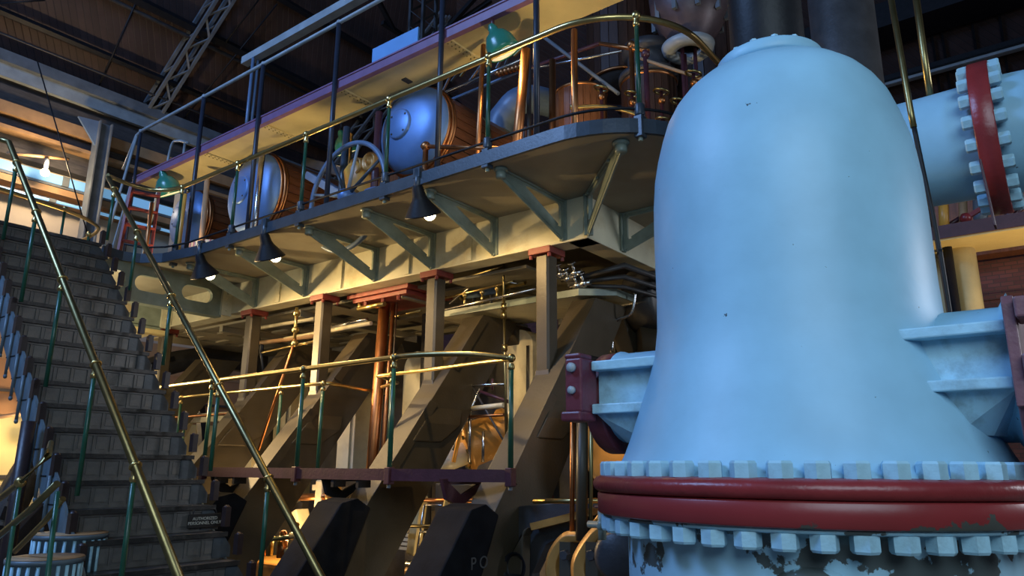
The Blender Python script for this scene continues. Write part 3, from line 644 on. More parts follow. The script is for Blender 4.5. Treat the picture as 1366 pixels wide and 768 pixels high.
for pts, kk in (((onX(-20, 680, 1.9), onX(27, 643, 1.9), onX(64, 608, 1.9), onX(68, 590, 2.6)), 1), ((onX(-20, 730, 1.9), onX(40, 680, 1.9), onX(76, 645, 1.9)), 0), ((onX(20, 735, 2.3), onX(60, 695, 2.3), onX(84, 665, 2.3)), 0)):
    MB().tube(pts, .021, 10).build('rail', 'brassd', lrl)
    if kk:
        p = Vector(pts[1]); MB().ball(p, .036).build('ball', 'brass', lrl); MB().tube([p, (p.x, p.y-.05, 0)], .014, 8).build('post', 'green', lrl)
p = onX(77, 655, 2.0); MB().tube([p, (p[0], p[1]-.12, 0)], .016, 8).build('post', 'green', lrl)
# big slotted flywheel behind the stairs
fw = thing('flywheel', 'dark flywheel rim with a row of slots behind the stairs at far left', 'wheel', (8.4, 13.9, .1))
cx, cz, RO = 8.4, .1, 3.97
mb = MB(); mb.rev([(RO-.42, -.12), (RO, -.12), (RO, .2), (RO-.42, .2), (RO-.42, -.12)], (cx, 13.9, cz), (0, -1, 0), 80); mb.build('rim', 'iron', fw)
for k in range(84):
    a = 2*PI*k/84; MB().box((cx+(RO-.13)*math.cos(a), 13.69, cz+(RO-.13)*math.sin(a)), (.09, .03, .20), Euler((0, -a, 0)).to_matrix()).build('slot', 'black', fw) if math.sin(a) > .1 and math.cos(a) < -.3 else None
for k in range(8):
    a = 2*PI*k/8+.2; MB().bar((cx, 13.9, cz), (cx+(RO-.4)*math.cos(a), 13.9, cz+(RO-.4)*math.sin(a)), .16, .12).build('spoke', 'iron', fw)

# ================================================================ ENGINE FRAME LEGS AND COLUMNS
LEGY = [4.15, 5.80, 7.95, 9.65, 12.3]
def leg_parts(t):
    fr = lambda u, v, d: (u-6.2, d, v)
    MB().plate([(4.12, .02), (6.93, 3.58), (7.66, 3.60), (4.98, .02)], [], fr, .0, .32).build('leg_beam', 'leg', t, local=True, bev=.015)
    # raised flange strips on the near side of the beam, leaving a stepped edge along it
    for q in ([(5.35, 1.62), (6.0, 2.44), (6.13, 2.40), (5.45, 1.55)], [(6.35, 2.87), (6.86, 3.52), (7.0, 3.5), (6.46, 2.82)]): MB().plate(q, [], fr, -.02, .0).build('leg_flange', 'leg', t, local=True, bev=.005)
    f = MB(); f.plate([(3.80, .02), (4.82, 1.36), (5.02, 1.40), (5.20, 1.30), (4.6, .02)], [], fr, -.02, .36); f.build('leg_foot', 'foot', t, local=True, bev=.02)
    # column with chamfered corners
    c = .022; x0, x1, y0, y1 = 0.0, .19, .15, .32
    oc = [(x0+c, y0), (x1-c, y0), (x1, y0+c), (x1, y1-c), (x1-c, y1), (x0+c, y1), (x0, y1-c), (x0, y0+c)]
    MB().plate(oc, [], lambda u, v, d: (u, v, d), 2.42, 3.935).build('column', 'leg', t, local=True)
    b = MB(); v = []
    for z, x_0, x_1, ya, yb in ((2.70, .0, .19, .15, .32), (2.52, -.03, .26, .09, .33), (2.36, -.14, .36, -.0, .34), (2.18, -.30, .30, -.035, .35), (1.98, -.46, -.02, -.03, .34)):
        v += [(x_0, ya, z), (x_1, ya, z), (x_1, yb, z), (x_0, yb, z)]
    b.add(v, [(4*i+j, 4*i+(j+1) % 4, 4*i+4+(j+1) % 4, 4*i+4+j) for i in range(4) for j in range(4)]+[(0, 3, 2, 1), (16, 17, 18, 19)])
    b.build('column_foot', 'leg', t, local=True, bev=.012)
    for y, z in ((.04, 2.30), (.27, 2.30), (.05, 2.08), (.26, 2.06)):
        x = -.19 - (2.30-z)*.85
        MB().hexa((x, y, z), (-.8, 0, .6), .026, .03).build('bolt', 'rust', t, local=True)
    cp = MB(); cp.bx(-.05, .09, 3.95, .25, .38, 4.024); cp.build('cap_plate', 'rust', t, local=True, bev=.006)
    for x, y in ((-.025, .115), (-.025, .355), (.225, .115)):
        MB().hexa((x, y, 3.945), (0, 0, -1), .02, .04).build('cap_bolt', 'rust', t, local=True)
L0 = thing('engine_frame', 'slanting engine leg with post nearest the blue vessel', 'engine frame', (6.2, LEGY[0], 0), 'slanting frames of the engine')
leg_parts(L0)
for y, lab in zip(LEGY[1:], ('second slanting engine leg with post counted from the blue vessel', 'third slanting engine leg with post counted from the blue vessel', 'fourth slanting engine leg with post, partly behind the right stair rail', 'farthest slanting engine leg with post, just right of the stairs')):
    copy_tree(L0, loc=(6.2, y, 0), label=lab)
text('P O', .14, (4.92, LEGY[0]-.032, .93), (PI/2, 0, 0), 'chalk', 'chalk_mark', L0)
# mirrored rear legs and solid dark casings closing the engine behind
for i, y in enumerate(LEGY[:4]):
    t = thing('rear_frame', ['rear slanting leg behind the nearest engine frame', 'rear slanting leg behind the second engine frame', 'rear slanting leg behind the third engine frame', 'rear slanting leg behind the fourth engine frame'][i], 'engine frame', (8, y+.1, 0), 'rear frames of the engine')
    MB().plate([(7.6, 3.58), (8.0, 3.58), (10.3, .02), (9.6, .02)], [], lambda u, v, d: (u, d, v), y+.05, y+.28).build('leg_beam', 'leg', t, bev=.015)
# lower walkway at eye level
lw = thing('lower_walkway', 'narrow maroon-edged walkway at eye level between the slanting legs', 'platform', (5.3, 6.8, 1.6))
ed = [(4.95, 9.5), (4.95, 5.3)]+[(p[0], p[1]) for p in arc(5.35, 5.05, .40, PI, PI*1.0, 1, 0)][:1]
wp = curve([(4.95, 9.6, 0), (4.95, 7.5, 0), (4.95, 5.6, 0), (4.98, 5.0, 0), (5.10, 4.45, 0), (5.26, 4.06, 0)], 6)
e = MB(); strip(e, [Vector((p[0], p[1], 0)) for p in wp], -.03, 1.575, 1.685); e.build('edge_strip', 'plum', lw)
for ya, yb, x1 in ((4.50, 5.76, 5.75), (6.14, 7.92, 5.8), (8.29, 9.6, 5.8)):
    xa = 5.10 if ya < 5 else 4.955
    MB().bx(xa+.06 if ya < 5 else xa, ya+(.05 if ya < 5 else 0), 1.60, x1, yb, 1.63).build('floor_plate', 'iron', lw)
for y in (5.74, 6.12, 7.90, 8.28): MB().bx(4.96, y-.02, 1.5, 5.12, y+.02, 1.60).build('bearer', 'black', lw)
for i in range(3):
    b = MB(); y = (4.62, 6.3, 8.4)[i]
    b.plate([(4.98, 1.6), (5.7, 1.6), (5.25, 1.35), (5.05, 1.42)], [[(5.10, 1.55), (5.5, 1.55), (5.25, 1.45)]], lambda u, v, d: (u, d, v), y, y+.04); b.build('bracket', 'plum' if i == 0 else 'black', lw)
wr = thing('walkway_railing', 'brass-topped railing on green posts along the outer edge of the low walkway', 'railing', (4.97, 6.8, 1.69))
rp = curve([(4.97, 9.9, 2.73), (4.97, 7.5, 2.745), (4.97, 5.6, 2.755), (4.985, 5.0, 2.755), (5.11, 4.45, 2.73), (5.27, 4.07, 2.68)], 8)
MB().tube(rp, .028, 10).build('top_rail', 'brassd', wr)
for x, y, h in ((4.97, 8.58, 2.735), (4.97, 6.74, 2.75), (4.97, 5.30, 2.755), (5.27, 4.07, 2.68)):
    MB().tube([(x, y, 1.69), (x, y, h-.06)], [.026, .021], 10).build('post', 'green', wr)
    k = MB(); k.ball((x, y, h), .042, 10); k.rev([(.021, h-.11), (.034, h-.10), (.034, h-.08), (.024, h-.05)], (x, y, 0), n=10); k.build('collar', 'brassd', wr)
    s_ = MB(); s_.bx(x-.04, y-.035, 1.54, x+.04, y+.035, 1.70); s_.build('post_socket', 'plum', wr, bev=.006); MB().hexa((x, y, 1.54), (0, 0, -1), .02, .035).build('bolt', 'grey', wr)
ir = thing('inner_railing', 'second brass railing on green posts on the engine side of the low walkway', 'railing', (5.8, 8, 1.63))
MB().tube(curve([(5.83, 10.95, 2.72), (5.84, 9.1, 2.72), (5.84, 7.52, 2.72)], 4)+curve([(5.9, 7.45, 2.72), (6.4, 7.49, 2.70), (7.0, 7.5, 2.68)], 4), .023, 10).build('top_rail', 'brass', ir)
MB().tube([(6.55, 7.2, 2.72), (6.4, 6.75, 2.73)]+curve([(5.90, 6.50, 2.74), (5.82, 6.42, 2.74), (5.74, 5.6, 2.735), (5.5, 4.6, 2.71), (5.3, 4.09, 2.675)], 6), .021, 10).build('top_rail', 'brass', ir)
MB().tube([(6.1, 11.5, 2.45), (6.1, 9.95, 2.45)], .02, 8).build('low_rail', 'copper', ir)
for x, y, h, s_ in ((5.83, 10.9, 2.72, .02), (5.84, 8.37, 2.72, .021), (5.84, 7.50, 2.72, .024), (5.77, 6.18, 2.735, .021), (6.2, 11.4, 2.45, .02)):
    MB().tube([(x, y, 1.6), (x, y, h-.05)], s_, 8).build('post', 'green', ir); k = MB(); k.ball((x, y, h), .036, 8); k.rev([(.02, h-.1), (.03, h-.09), (.03, h-.07), (.02, h-.05)], (x, y, 0), n=8); k.build('collar', 'brass', ir)

# ================================================================ INSIDE THE ENGINE
def single(mb, name, m, label, cat, group=None, bev=0, kind=None):
    return mb.build(name, m, None, kind, label, cat, group, bev)
# tray beam, oil cylinder and pipework under the girder
ty = thing('drip_tray', 'long iron drip tray with lit underside between the near columns', 'tray', (7.3, 5.2, 3.62))
MB().plate([(6.9, 6.6), (6.9, 4.35), (7.15, 4.02), (7.9, 4.02), (7.9, 6.6)], [], lambda u, v, d: (u, v, d), 3.625, 3.65).build('pan', 'girder', ty)
w = MB(); strip(w, [Vector(p) for p in ((6.9, 6.6, 0), (6.9, 4.35, 0), (7.15, 4.02, 0), (7.9, 4.02, 0))], .02, 3.62, 3.70); w.build('rim', 'bracket', ty)
oc = thing('oil_cylinder', 'dark horizontal cylinder with brass ends above the drip tray', 'cylinder', (7.2, 6, 3.9))
MB().cyl((7.2, 6.35, 3.98), (7.2, 5.75, 4.0), .085, n=20).build('barrel', 'bluepipe', oc)
for a, c in ((6.42, 6.35), (5.75, 5.68)): MB().cyl((7.2, a, 3.98), (7.2, c, 3.98), .095, n=20).build('end_cap', 'brassd', oc)
MB().tube([(7.2, 5.7, 3.98), (7.2, 5.35, 4.0)], .04, 10).build('gland', 'brass', oc)
for y in (6.2, 5.9): MB().tube([(7.2, y, 3.9), (7.2, y, 3.66)], .02, 8).build('foot', 'iron', oc)
pp = thing('oil_pipework', 'bright oil pipe run with elbows hung below the girder at the middle columns', 'pipes', (6.7, 5.5, 3.8))
for pts, r, m in (([onX(598, 378, 6.75), onX(672, 354, 6.75), onX(672, 410, 6.75)], .018, 'brassd'), ([onX(585, 415, 6.75), onX(715, 385, 6.75)], .018, 'steel'), ([onX(592, 398, 7), onX(685, 375, 7)], .016, 'brass'),
                  ([onX(600, 405, 7), onX(640, 372, 7), onX(690, 378, 7)], .012, 'steel'), ([onX(505, 427, 6.8), onX(562, 414, 6.8)], .018, 'brassd')):
    MB().tube(pts, r, 8).build('pipe', m, pp)
for p in ((643, 398), (620, 402), (663, 393)):
    q = onX(*p, 6.75); k = MB(); k.tube([q-np.array([0, 0, .06]), q+np.array([0, 0, .07])], .014, 8); k.ball(q+np.array([0, 0, .08]), .03, 8); k.build('oil_cup', 'brass', pp)
rp = thing('riser_pipe', 'tall thin brass riser pipe with couplings left of the white crosshead guide', 'pipe', tuple(onX(674, 520, 6.75)))
a, c = onX(672, 405, 6.72), onX(676, 610, 6.72); MB().tube([a, c], .017, 8).build('pipe', 'brassd', rp)
for t_ in (.02, .08, .3): p = Vector(a).lerp(Vector(c), t_); MB().cyl(p-Vector((0, 0, .04)), p+Vector((0, 0, .04)), .034, n=10).build('coupling', 'brass', rp)
# valve cluster right of the near column
vc = thing('valve_cluster', 'cluster of small steel valves and pipes tucked under the girder corner', 'valves', (6.9, 3.95, 3.9))
for i, (x, y) in enumerate(((748, 366), (758, 372), (767, 364), (779, 378), (770, 381))):
    p = onX(x, y, 6.9); k = MB(); k.ball(p, .05, 10); k.cyl(p+np.array([0, -.09, 0]), p+np.array([0, .09, 0]), .03, n=10); k.cyl(p, p+np.array([-.06, 0, .10]), .018, n=8); k.rev([(0, 0), (.05, .0), (.05, .015), (0, .015)], p+np.array([-.06, 0, .1]), (-.5, 0, .8), 12); k.build('valve', 'steel', vc)
for o in (0, .10, .19):
    MB().tube([onX(758, 375+o*30, 6.9), onX(832, 354+o*150, 6.9+o), np.array([10.5, 3.6-o, 3.95-o*1.3])], .035-.06*o, 8).build('pipe', 'iron', vc)
# dark end casing of the engine at the right
ec = thing('valve_chest', 'black upright casing with bolted cover between the corner girder and the vessel', 'casing', (8.6, 4, 2))
MB().bx(8.35, 3.55, 0, 10.5, 4.22, 3.55).build('body', 'iron', ec, bev=.02)
MB().bx(8.5, 3.5, 2.3, 10.3, 3.55, 3.5).build('cover', 'black', ec, bev=.01)
for i in range(6): MB().hexa((8.62+.3*i, 3.5, 3.38), (0, -1, 0), .045, .05).build('stud', 'grey', ec)
for y0, z0 in ((3.48, 3.46), (3.48, 3.30)): MB().tube([(8.4, y0, z0), (10.4, y0, z0)], .02, 8).build('pipe', 'steel', ec)
MB().cyl((7.95, 4.2, 3.15), (8.4, 3.7, 3.15), .3, n=24).build('end_bell', 'leg', ec)
hn = thing('curved_bonnet', 'dark rounded casting with roundel at the top of the nearest slanting leg', 'casting', (8, 4.6, 3.4))
MB().rev([(0, -.2), (.36, -.2), (.40, -.15), (.40, .2), (0, .2)], (8.0, 4.0, 3.72), (0, 1, 0), 28, ).build('bonnet', 'iron', hn)
MB().rev([(0, 0), (.14, 0), (.16, .03), (0, .05)], (7.95, 3.8, 3.72), (0, -1, 0), 20).build('roundel', 'grey', hn)
cb = thing('elbow_casting', 'tan rounded elbow casting behind the nearest leg, beside the vessel branch', 'casting', (8.1, 3.55, 2.9))
MB().tube(curve([(8.2, 3.45, 3.35), (8.05, 3.40, 3.0), (7.75, 3.55, 2.75), (7.55, 3.75, 2.4)], 6), [.20]*6+[.23]*6+[.21]*7, 16).build('elbow', 'amber', cb)
MB().tube(curve([onX(848, 385, 7.4), onX(842, 418, 7.4), onX(820, 430, 7.4), onX(816, 470, 7.4)], 6), .02, 8).build('tube', 'steel', cb)
# white arched crosshead guides and dark infill behind
def guide(x, y0, y1, z0, z1, label):
    t = thing('crosshead_guide', label, 'guide', (x, (y0+y1)/2, z0), 'white crosshead guides')
    r = (y1-y0)/2; yc = (y0+y1)/2
    o = [(y0, z0), (y1, z0), (y1, z1-r)]+[(yc+r*math.cos(PI*i/12), z1-r+r*math.sin(PI*i/12)) for i in range(1, 12)]+[(y0, z1-r)]
    MB().plate(o, [], lambda u, v, d: (d, u, v), x, x+.35).build('slab', 'ivory', t, bev=.02)
    MB().bx(x+.3, y0-.12, 0, x+.5, y1+.12, z0+.01).build('plinth', 'cast', t)
    MB().bx(x-.02, y0+.04, z0, x, y0+.09, z1-r).build('guide_bar', 'steel', t); return t
guide(7.75, 5.63, 6.1, 1.1, 3.52, 'bright white arched slab behind the near column')
guide(7.75, 7.50, 8.05, 1.1, 3.40, 'white arched slab behind the second post from the vessel')
guide(7.75, 9.1, 9.5, 1.1, 2.95, 'white arched slab between the third and fourth posts')
guide(7.75, 10.8, 11.25, 1.1, 3.3, 'white arched slab farthest along the engine, by the stairs')
for i, (y0, y1) in enumerate(((4.6, 5.5), (6.25, 7.35), (8.2, 8.95), (9.95, 10.65), (11.5, 12.2))):
    MB().bx(8.15, y0, 0, 8.5, y1, 3.75).build('casing', 'iron', None, None, ['dark casing panel between the nearest legs', 'dark casing panel behind the copper pole', 'dark casing panel left of the third post', 'dark casing panel left of the fourth post', 'dark casing panel next to the farthest leg'][i], 'casing', 'dark casings inside the engine', .02)
# crosshead machinery in the near bay
cm = thing('crosshead', 'bolted amber crosshead casting with rods in the near bay', 'machinery', (7.2, 6.1, 1.7))
MB().rev([(0, 0), (.30, 0), (.32, .05), (.28, .1), (.26, .5), (.30, .55), (.30, .62), (0, .62)], (7.0, 6.15, 1.95), (.75, -.6, .35), 24).build('housing', 'amber', cm)
for k in range(10):
    a = 2*PI*k/10; ax = Vector((.75, -.6, .35)).normalized(); x = ax.orthogonal().normalized(); y = ax.cross(x)
    MB().hexa(Vector((7.0, 6.15, 1.95))+(x*math.cos(a)+y*math.sin(a))*.27, -ax, .025, .03).build('bolt', 'brassd', cm)
MB().rev([(0, -.1), (.14, -.1), (.14, .4), (0, .4)], (6.75, 6.35, 1.75), (.75, -.6, .35), 20).build('gland', 'ivory', cm)
for p, q, r, m in (((612, 515), (674, 512), .018, 'steel'), ((628, 512), (682, 605), .014, 'iron'), ((640, 518), (604, 600), .014, 'steel'), ((626, 545), (672, 540), .03, 'ivory'), ((626, 556), (672, 553), .02, 'copper'), ((640, 522), (680, 536), .02, 'plum'), ((618, 558), (605, 616), .025, 'orange'), ((627, 540), (626, 616), .02, 'steel'), ((645, 575), (644, 616), .018, 'steel'), ((657, 505), (657, 520), .015, 'plum')):
    MB().tube([onX(*p, 6.75), onX(*q, 6.75)], r, 8).build('rod', m, cm)
# copper pole with red bearing block
cp = thing('copper_column', 'polished copper column hanging from a red bearing block', 'pipe', (6.62, 7.4, 1.5))
MB().tube([(6.62, 7.30, 3.86), (6.62, 7.45, .3)], .075, 16).build('pole', 'copper', cp)
MB().tube([(6.66, 7.17, 3.86), (6.66, 7.30, .3)], .028, 10).build('pole', 'copper', cp)
MB().tube([(6.66, 7.10, 3.86), (6.66, 7.2, .3)], .012, 8).build('rod', 'steel', cp)
MB().bx(6.42, 6.66, 3.96, 7.3, 7.86, 4.02).build('bearing_block', 'rust', cp, bev=.008); MB().bx(6.46, 6.72, 3.90, 7.2, 7.78, 3.955).build('bearing_cap', 'rust', cp, bev=.008)
for y in (6.9, 7.2, 7.55): MB().hexa((6.5, y, 3.9), (0, 0, -1), .03, .06).build('bolt', 'rust', cp)
MB().tube([onX(478, 412, 6.5), onX(513, 405, 6.5)], .035, 10).build('link', 'brass', cp); q = onX(480, 409, 6.5); MB().cyl(q-np.array([0, 0, .05]), q+np.array([0, 0, .06]), .03, n=10).build('pin', 'brass', cp)
tag(MB().tube([(7.3, 7.1, 3.8), (7.3, 7.1, .2)], .11, 14).build('standpipe', 'iron'), 'dark standpipe just right of the copper column', 'pipe')
# slanted copper rods and loose pipework in the far bays
dr = thing('operating_rod', 'long slanted coppery operating rod crossing the third and fourth posts', 'rod', (6.3, 9, 2.0))
MB().tube([onX(394, 452, 6.15), onX(345, 600, 6.15)], .020, 8).build('rod', 'copper', dr); MB().tube([onX(396, 410, 6.15), onX(393, 455, 6.15)], .022, 8).build('rod', 'brass', dr)
for p in ((394, 440), (393, 458), (396, 418)): MB().ball(onX(*p, 6.15), .05, 10).build('joint', 'brass', dr)
b2 = thing('tie_pipes', 'long pipes running between the posts below the girder at left', 'pipes', (6.6, 9.5, 3.5))
for p, q, r, m in (((333, 459), (420, 448), .035, 'tan'), ((380, 452), (495, 431), .03, 'ivory'), ((350, 470), (420, 455), .02, 'brass'), ((330, 440), (420, 425), .03, 'ivory'), ((345, 445), (352, 500), .02, 'iron'), ((350, 455), (349, 470), .03, 'iron'), ((440, 437), (490, 426), .03, 'steel')):
    MB().tube([onX(*p, 6.62), onX(*q, 6.62)], r, 8).build('pipe', m, b2)
# cranked arms and bearings below, lower right
ar = thing('rocker_beam', 'dark curved rocker beam with tan end plate at the foot of the nearest leg', 'beam', (5.6, 3.8, 1.0))
MB().plate([(4.55, 1.32), (3.25, 1.46), (3.1, 1.30), (3.5, 1.22), (3.85, 1.05), (4.0, .80), (4.02, .5), (4.55, .5)], [], lambda u, v, d: (d, u, v), 5.5, 5.62).build('web', 'iron', ar, bev=.008)
MB().bar(onX(712, 702, 5.44), onX(804, 679, 5.44), .10, .06).build('top_flange', 'amber', ar)
gp = thing('gusset_casting', 'tan gusset casting with a round opening beside the nearest leg foot', 'casting', (5.4, 4.05, .9))
MB().plate([(3.93, 1.2), (3.98, 1.18), (4.0, .62), (4.25, .70), (4.25, .75)], [], lambda u, v, d: (d, u, v), 5.34, 5.46).build('plate', 'leg', gp, bev=.01)
MB().rev([(0, 0), (.09, 0), (.11, .02), (.11, .05), (.13, .05)], (5.345, 4.05, .86), (-1, 0, .1), 20).build('bore', 'black', gp)
tag(MB().tube([onX(712, 668, 5.3), onX(806, 668, 5.3)], .022, 10).build('handrail_pipe', 'brass'), 'level brass pipe between the nearest leg and the vessel flange', 'pipe')
tag(MB().tube([(5.15, 3.15, 1.25), (5.3, 3.05, 1.45), (5.6, 2.9, 1.62)], .035, 10).build('curved_pipe', 'orange'), 'short orange curved pipe half hidden by the vessel flange', 'pipe')
cl = thing('clamp_levers', 'two ochre clamp levers with bolts beside the vessel base', 'levers', (5.0, 3.0, .8))
def lever(pp, X):
    px = pp[3][0]-4; pts = [onX(*p, X) for p in pp]
    MB().tube(curve(pts, 5), [.045+.0022*i for i in range(21)], 6).build('lever', 'amber', cl, bev=.006)
    q = onX(px+21, 740, X-.1); MB().hexa(q, (-1, 0, 0), .04, .05).build('bolt', 'iron', cl)
    MB().bar(onX(px+24, 722, X), onX(px+24, 800, X), .12, .10).build('jaw', 'leg', cl)
lever(((772, 716), (757, 718), (744, 735), (739, 757), (745, 795)), 5.1); lever(((812, 700), (797, 711), (781, 735), (775, 757), (782, 795)), 4.7)
mt = thing('pump_motor', 'small dark round housing with green brass valve next to the vessel base', 'machinery', (4.6, 2.5, .6))
q = onX(822, 742, 4.4); MB().rev([(0, 0), (.13, 0), (.16, .03), (.16, .3), (0, .3)], q, (1, .25, 0), 22).build('housing', 'iron', mt)
q = onX(803, 700, 4.2); k = MB(); k.ball(q, .04, 10); k.cyl(q+np.array([0, -.25, 0]), q+np.array([0, .1, 0]), .022, n=10); k.cyl(q-np.array([0, 0, .09]), q+np.array([0, 0, .09]), .026, n=10); k.build('valve', 'bracket', mt)
MB().torus(q+np.array([0, 0, .11]), (0, 0, 1), .04, .008, 14, 6).build('hand_wheel', 'plum', mt)
DO = onX(806, 592, 6.2); cd = thing('copper_drum', 'big rounded coppery cylinder end behind the left vessel branch', 'drum', tuple(DO))
MB().rev([(0, .0), (.30, .0), (.37, .04), (.42, .10), (.42, .16), (.36, .18), (.44, .22), (.44, 1.2), (0, 1.2)], DO, (.9, -.25, 0), 36).build('shell', 'amber', cd)
MB().bx(DO[0]+.3, DO[1]-.5, 0, DO[0]+.9, DO[1]+.1, DO[2]-.36).build('saddle', 'iron', cd)
for k in range(3): MB().torus(DO+np.array([.3+.2*k, -.083-.055*k, 0]), (.9, -.25, 0), .445, .018, 36, 6).build('hoop', 'brassd', cd)
vp = thing('vertical_pipes', 'three upright brown pipes left of the red branch flange', 'pipes', (5.2, 3.4, 0))
for px, r, m in ((777, .048, 'leg'), (764, .02, 'copper'), (789, .016, 'brassd')): MB().tube([onX(px, 545, 5.1), onX(px-1, 720, 5.1)], r, 12).build('pipe', m, vp)
q = onX(778, 548, 5.1); MB().cyl(q-np.array([0, 0, .05]), q+np.array([0, 0, .04]), .10, n=16).build('coupling', 'plum', vp)
MB().bx(6.6, onX(766, 600, 6.6)[1], 0, 7.0, 4.12, 2.9).build('casing', 'black', None, None, 'black ribbed casing between the nearest leg and the copper drum', 'casing', None, .02)

# low machinery seen between the legs
lm = thing('valve_manifold', 'brass valve manifold crowded with stems at the foot of the stairs rail', 'valves', (6.4, 8.9, .3))
MB().bx(6.3, 8.1, 0, 7.0, 9.8, .42).build('block', 'amber', lm, bev=.05)
for i, (px, py, h, r) in enumerate(((362, 705, .35, .05), (378, 712, .3, .07), (396, 700, .38, .05), (383, 735, .3, .06), (402, 728, .42, .05), (352, 715, .25, .07), (412, 720, .25, .06), (392, 745, .2, .07), (420, 735, .2, .05))):
    q = onX(px, py, 6.3); z0 = q[2]-h; k = MB(); k.tube([(q[0], q[1], z0), (q[0], q[1], q[2]-.08)], r, 10); k.tube([(q[0], q[1], q[2]-.09), (q[0], q[1], q[2])], r*.5, 8); k.ball((q[0], q[1], q[2]), r*.75, 8); k.build('valve', ('brassd', 'copper', 'amber', 'ivory')[i % 4], lm)
MB().tube([onX(352, 720, 6.2), onX(430, 712, 6.2), onX(450, 722, 6.2)], .03, 8).build('pipe', 'green', lm); MB().tube([onX(388, 714, 6.2), onX(455, 716, 6.2)], .04, 10).build('pipe', 'ivory', lm)
MB().tube([onX(390, 742, 6.2), onX(397, 728, 6.2), onX(408, 718, 6.2)], .045, 8).build('lever', 'ivory', lm)
ig = thing('control_stand', 'ivory and amber upright stand with a valve between the second and third leg', 'stand', (7.0, 8.4, 0))
MB().bar(onX(437, 640, 7.0), onX(430, 735, 7.0), .30, .16).build('upright', 'ivory', ig, bev=.02); MB().bar(onX(450, 640, 6.9), onX(447, 705, 6.9), .10, .10).build('upright', 'orange', ig, bev=.02)
MB().tube([onX(390, 663, 6.9), onX(443, 662, 6.9)], .05, 10).build('pipe', 'copper', ig); MB().ball(onX(442, 662, 6.85), .09, 12).build('joint', 'amber', ig)
MB().bar(onX(400, 680, 7.1), onX(408, 718, 7.1), .24, .12).build('block', 'ivory', ig, bev=.02)
q = onX(430, 700, 6.8); k = MB(); k.torus(q, (-1, 0, 0), .07, .02, 16, 6); k.tube([q-np.array([0, 0, .2]), q+np.array([0, 0, .18])], .02, 8); k.build('valve', 'iron', ig)
MB().plate([(9.4, 1.0), (8.3, 1.55), (8.3, 1.65), (9.4, 1.65)], [], lambda u, v, d: (d, u, v), 7.5, 7.55).build('back_plate', 'leg', ig)
gl = thing('slatted_guard', 'cream guard with slats and pipes between the two nearest legs', 'guard', (6.6, 6.2, 0))
for i in range(4): q = onX(537, 713+i*6, 6.9); MB().box(q, (.02, .20, .035)).build('slat', 'ivory', gl)
MB().bar(onX(547, 670, 6.9), onX(538, 708, 6.9), .14, .04, (1, 0, 0)).build('plate', 'ivory', gl); MB().bar(onX(562, 660, 6.7), onX(551, 740, 6.7), .14, .14).build('column', 'cream', gl, bev=.03)
for p, q, r, m in (((555, 667), (632, 667), .025, 'copper'), ((532, 701), (618, 703), .022, 'brassd'), ((566, 673), (600, 674), .014, 'steel'), ((560, 709), (596, 710), .014, 'steel'), ((566, 674), (555, 745), .014, 'steel'), ((602, 672), (590, 745), .014, 'steel'), ((618, 672), (640, 690), .025, 'tan'), ((608, 660), (606, 720), .012, 'steel')):
    MB().tube([onX(*p, 6.5), onX(*q, 6.5)], r, 8).build('pipe', m, gl)
MB().tube(curve([onX(600, 650, 6.5), onX(594, 680, 6.5), onX(596, 694, 6.5), onX(606, 698, 6.5), onX(622, 698, 6.5)], 5), .035, 10).build('bent_pipe', 'cream', gl)
MB().bx(7.3, 6.15, 0, 7.6, 6.9, 1.5).build('door', 'leg', gl, bev=.02)
fl_ = thing('floor_machinery', 'greasy steel machinery on the floor between the nearest legs', 'machinery', (6.5, 5.9, 0))
for i in range(7): q = onX(560+R.random()*50, 748+R.random()*20, 6.5); MB().cyl(q, q+np.array([0, .25, 0]), .05+.03*R.random(), n=12).build('cylinder', ('amber', 'iron', 'steel')[i % 3], fl_)
for i, (p, q) in enumerate((((436, 655), (450, 672)), ((420, 650), (440, 648)))):
    tag(MB().bar(onX(*p, 7.2), onX(*q, 7.2), .1, .08).build('link_bar', 'ivory'), ['small cream link at the top of the control stand', 'second small cream link at the top of the control stand'][i], 'link')
# arched casing between stair and fourth leg
ac = thing('arched_housing', 'cream-rimmed arched opening with a dark drum between stairs and farthest legs', 'housing', (8.4, 11.2, 1.5))
MB().plate([(10.6, .8), (13.3, .8), (13.3, 2.3), (13.0, 2.6), (11.1, 2.6), (10.75, 2.4)], [[(10.8, .95), (10.9, 2.25), (11.2, 2.45), (12.8, 2.45), (13.0, 2.2), (13.0, .95)]], lambda u, v, d: (d, u, v), 7.0, 7.12).build('rim', 'ivory', ac)
MB().cyl((7.6, 11.9, .6), (7.6, 11.9, 2.4), .5, n=28).build('drum', 'cast', ac)

# ================================================================ UPPER WALKWAY
UZ, UX, UI = 6.66, 5.60, 6.24
uw = thing('upper_walkway', 'high walkway with violet edge and cream panelled underside', 'platform', (UX, 8, UZ))
PY = [12.85, 10.72, 9.06, 7.30, 5.35, 3.97]
js = [12.95]+PY[1:5]+[3.0]
for a, c in zip(js[:-1], js[1:]): MB().bx(UX+.02, a-.012, UZ, UI, c+.012, UZ+.03).build('soffit_panel', 'cream', uw)
MB().bx(UX+.02, 3.0, UZ+.032, UI, 12.95, UZ+.05).build('floor', 'iron', uw)
ue = [Vector(p) for p in ([(UX, 12.98, 0), (UX, 4.1, 0)]+[(p[0], p[1], 0) for p in arc(UX+.14, 3.10, .14, PI, 1.5*PI, 6, 0)]+[(UI, 2.96, 0)])]
e = MB(); strip(e, ue, .03, UZ-.03, UZ+.09); strip(e, ue, -.045, UZ-.03, UZ-.005); strip(e, ue, .045, UZ+.08, UZ+.10); e.build('edge_channel', 'purple', uw)
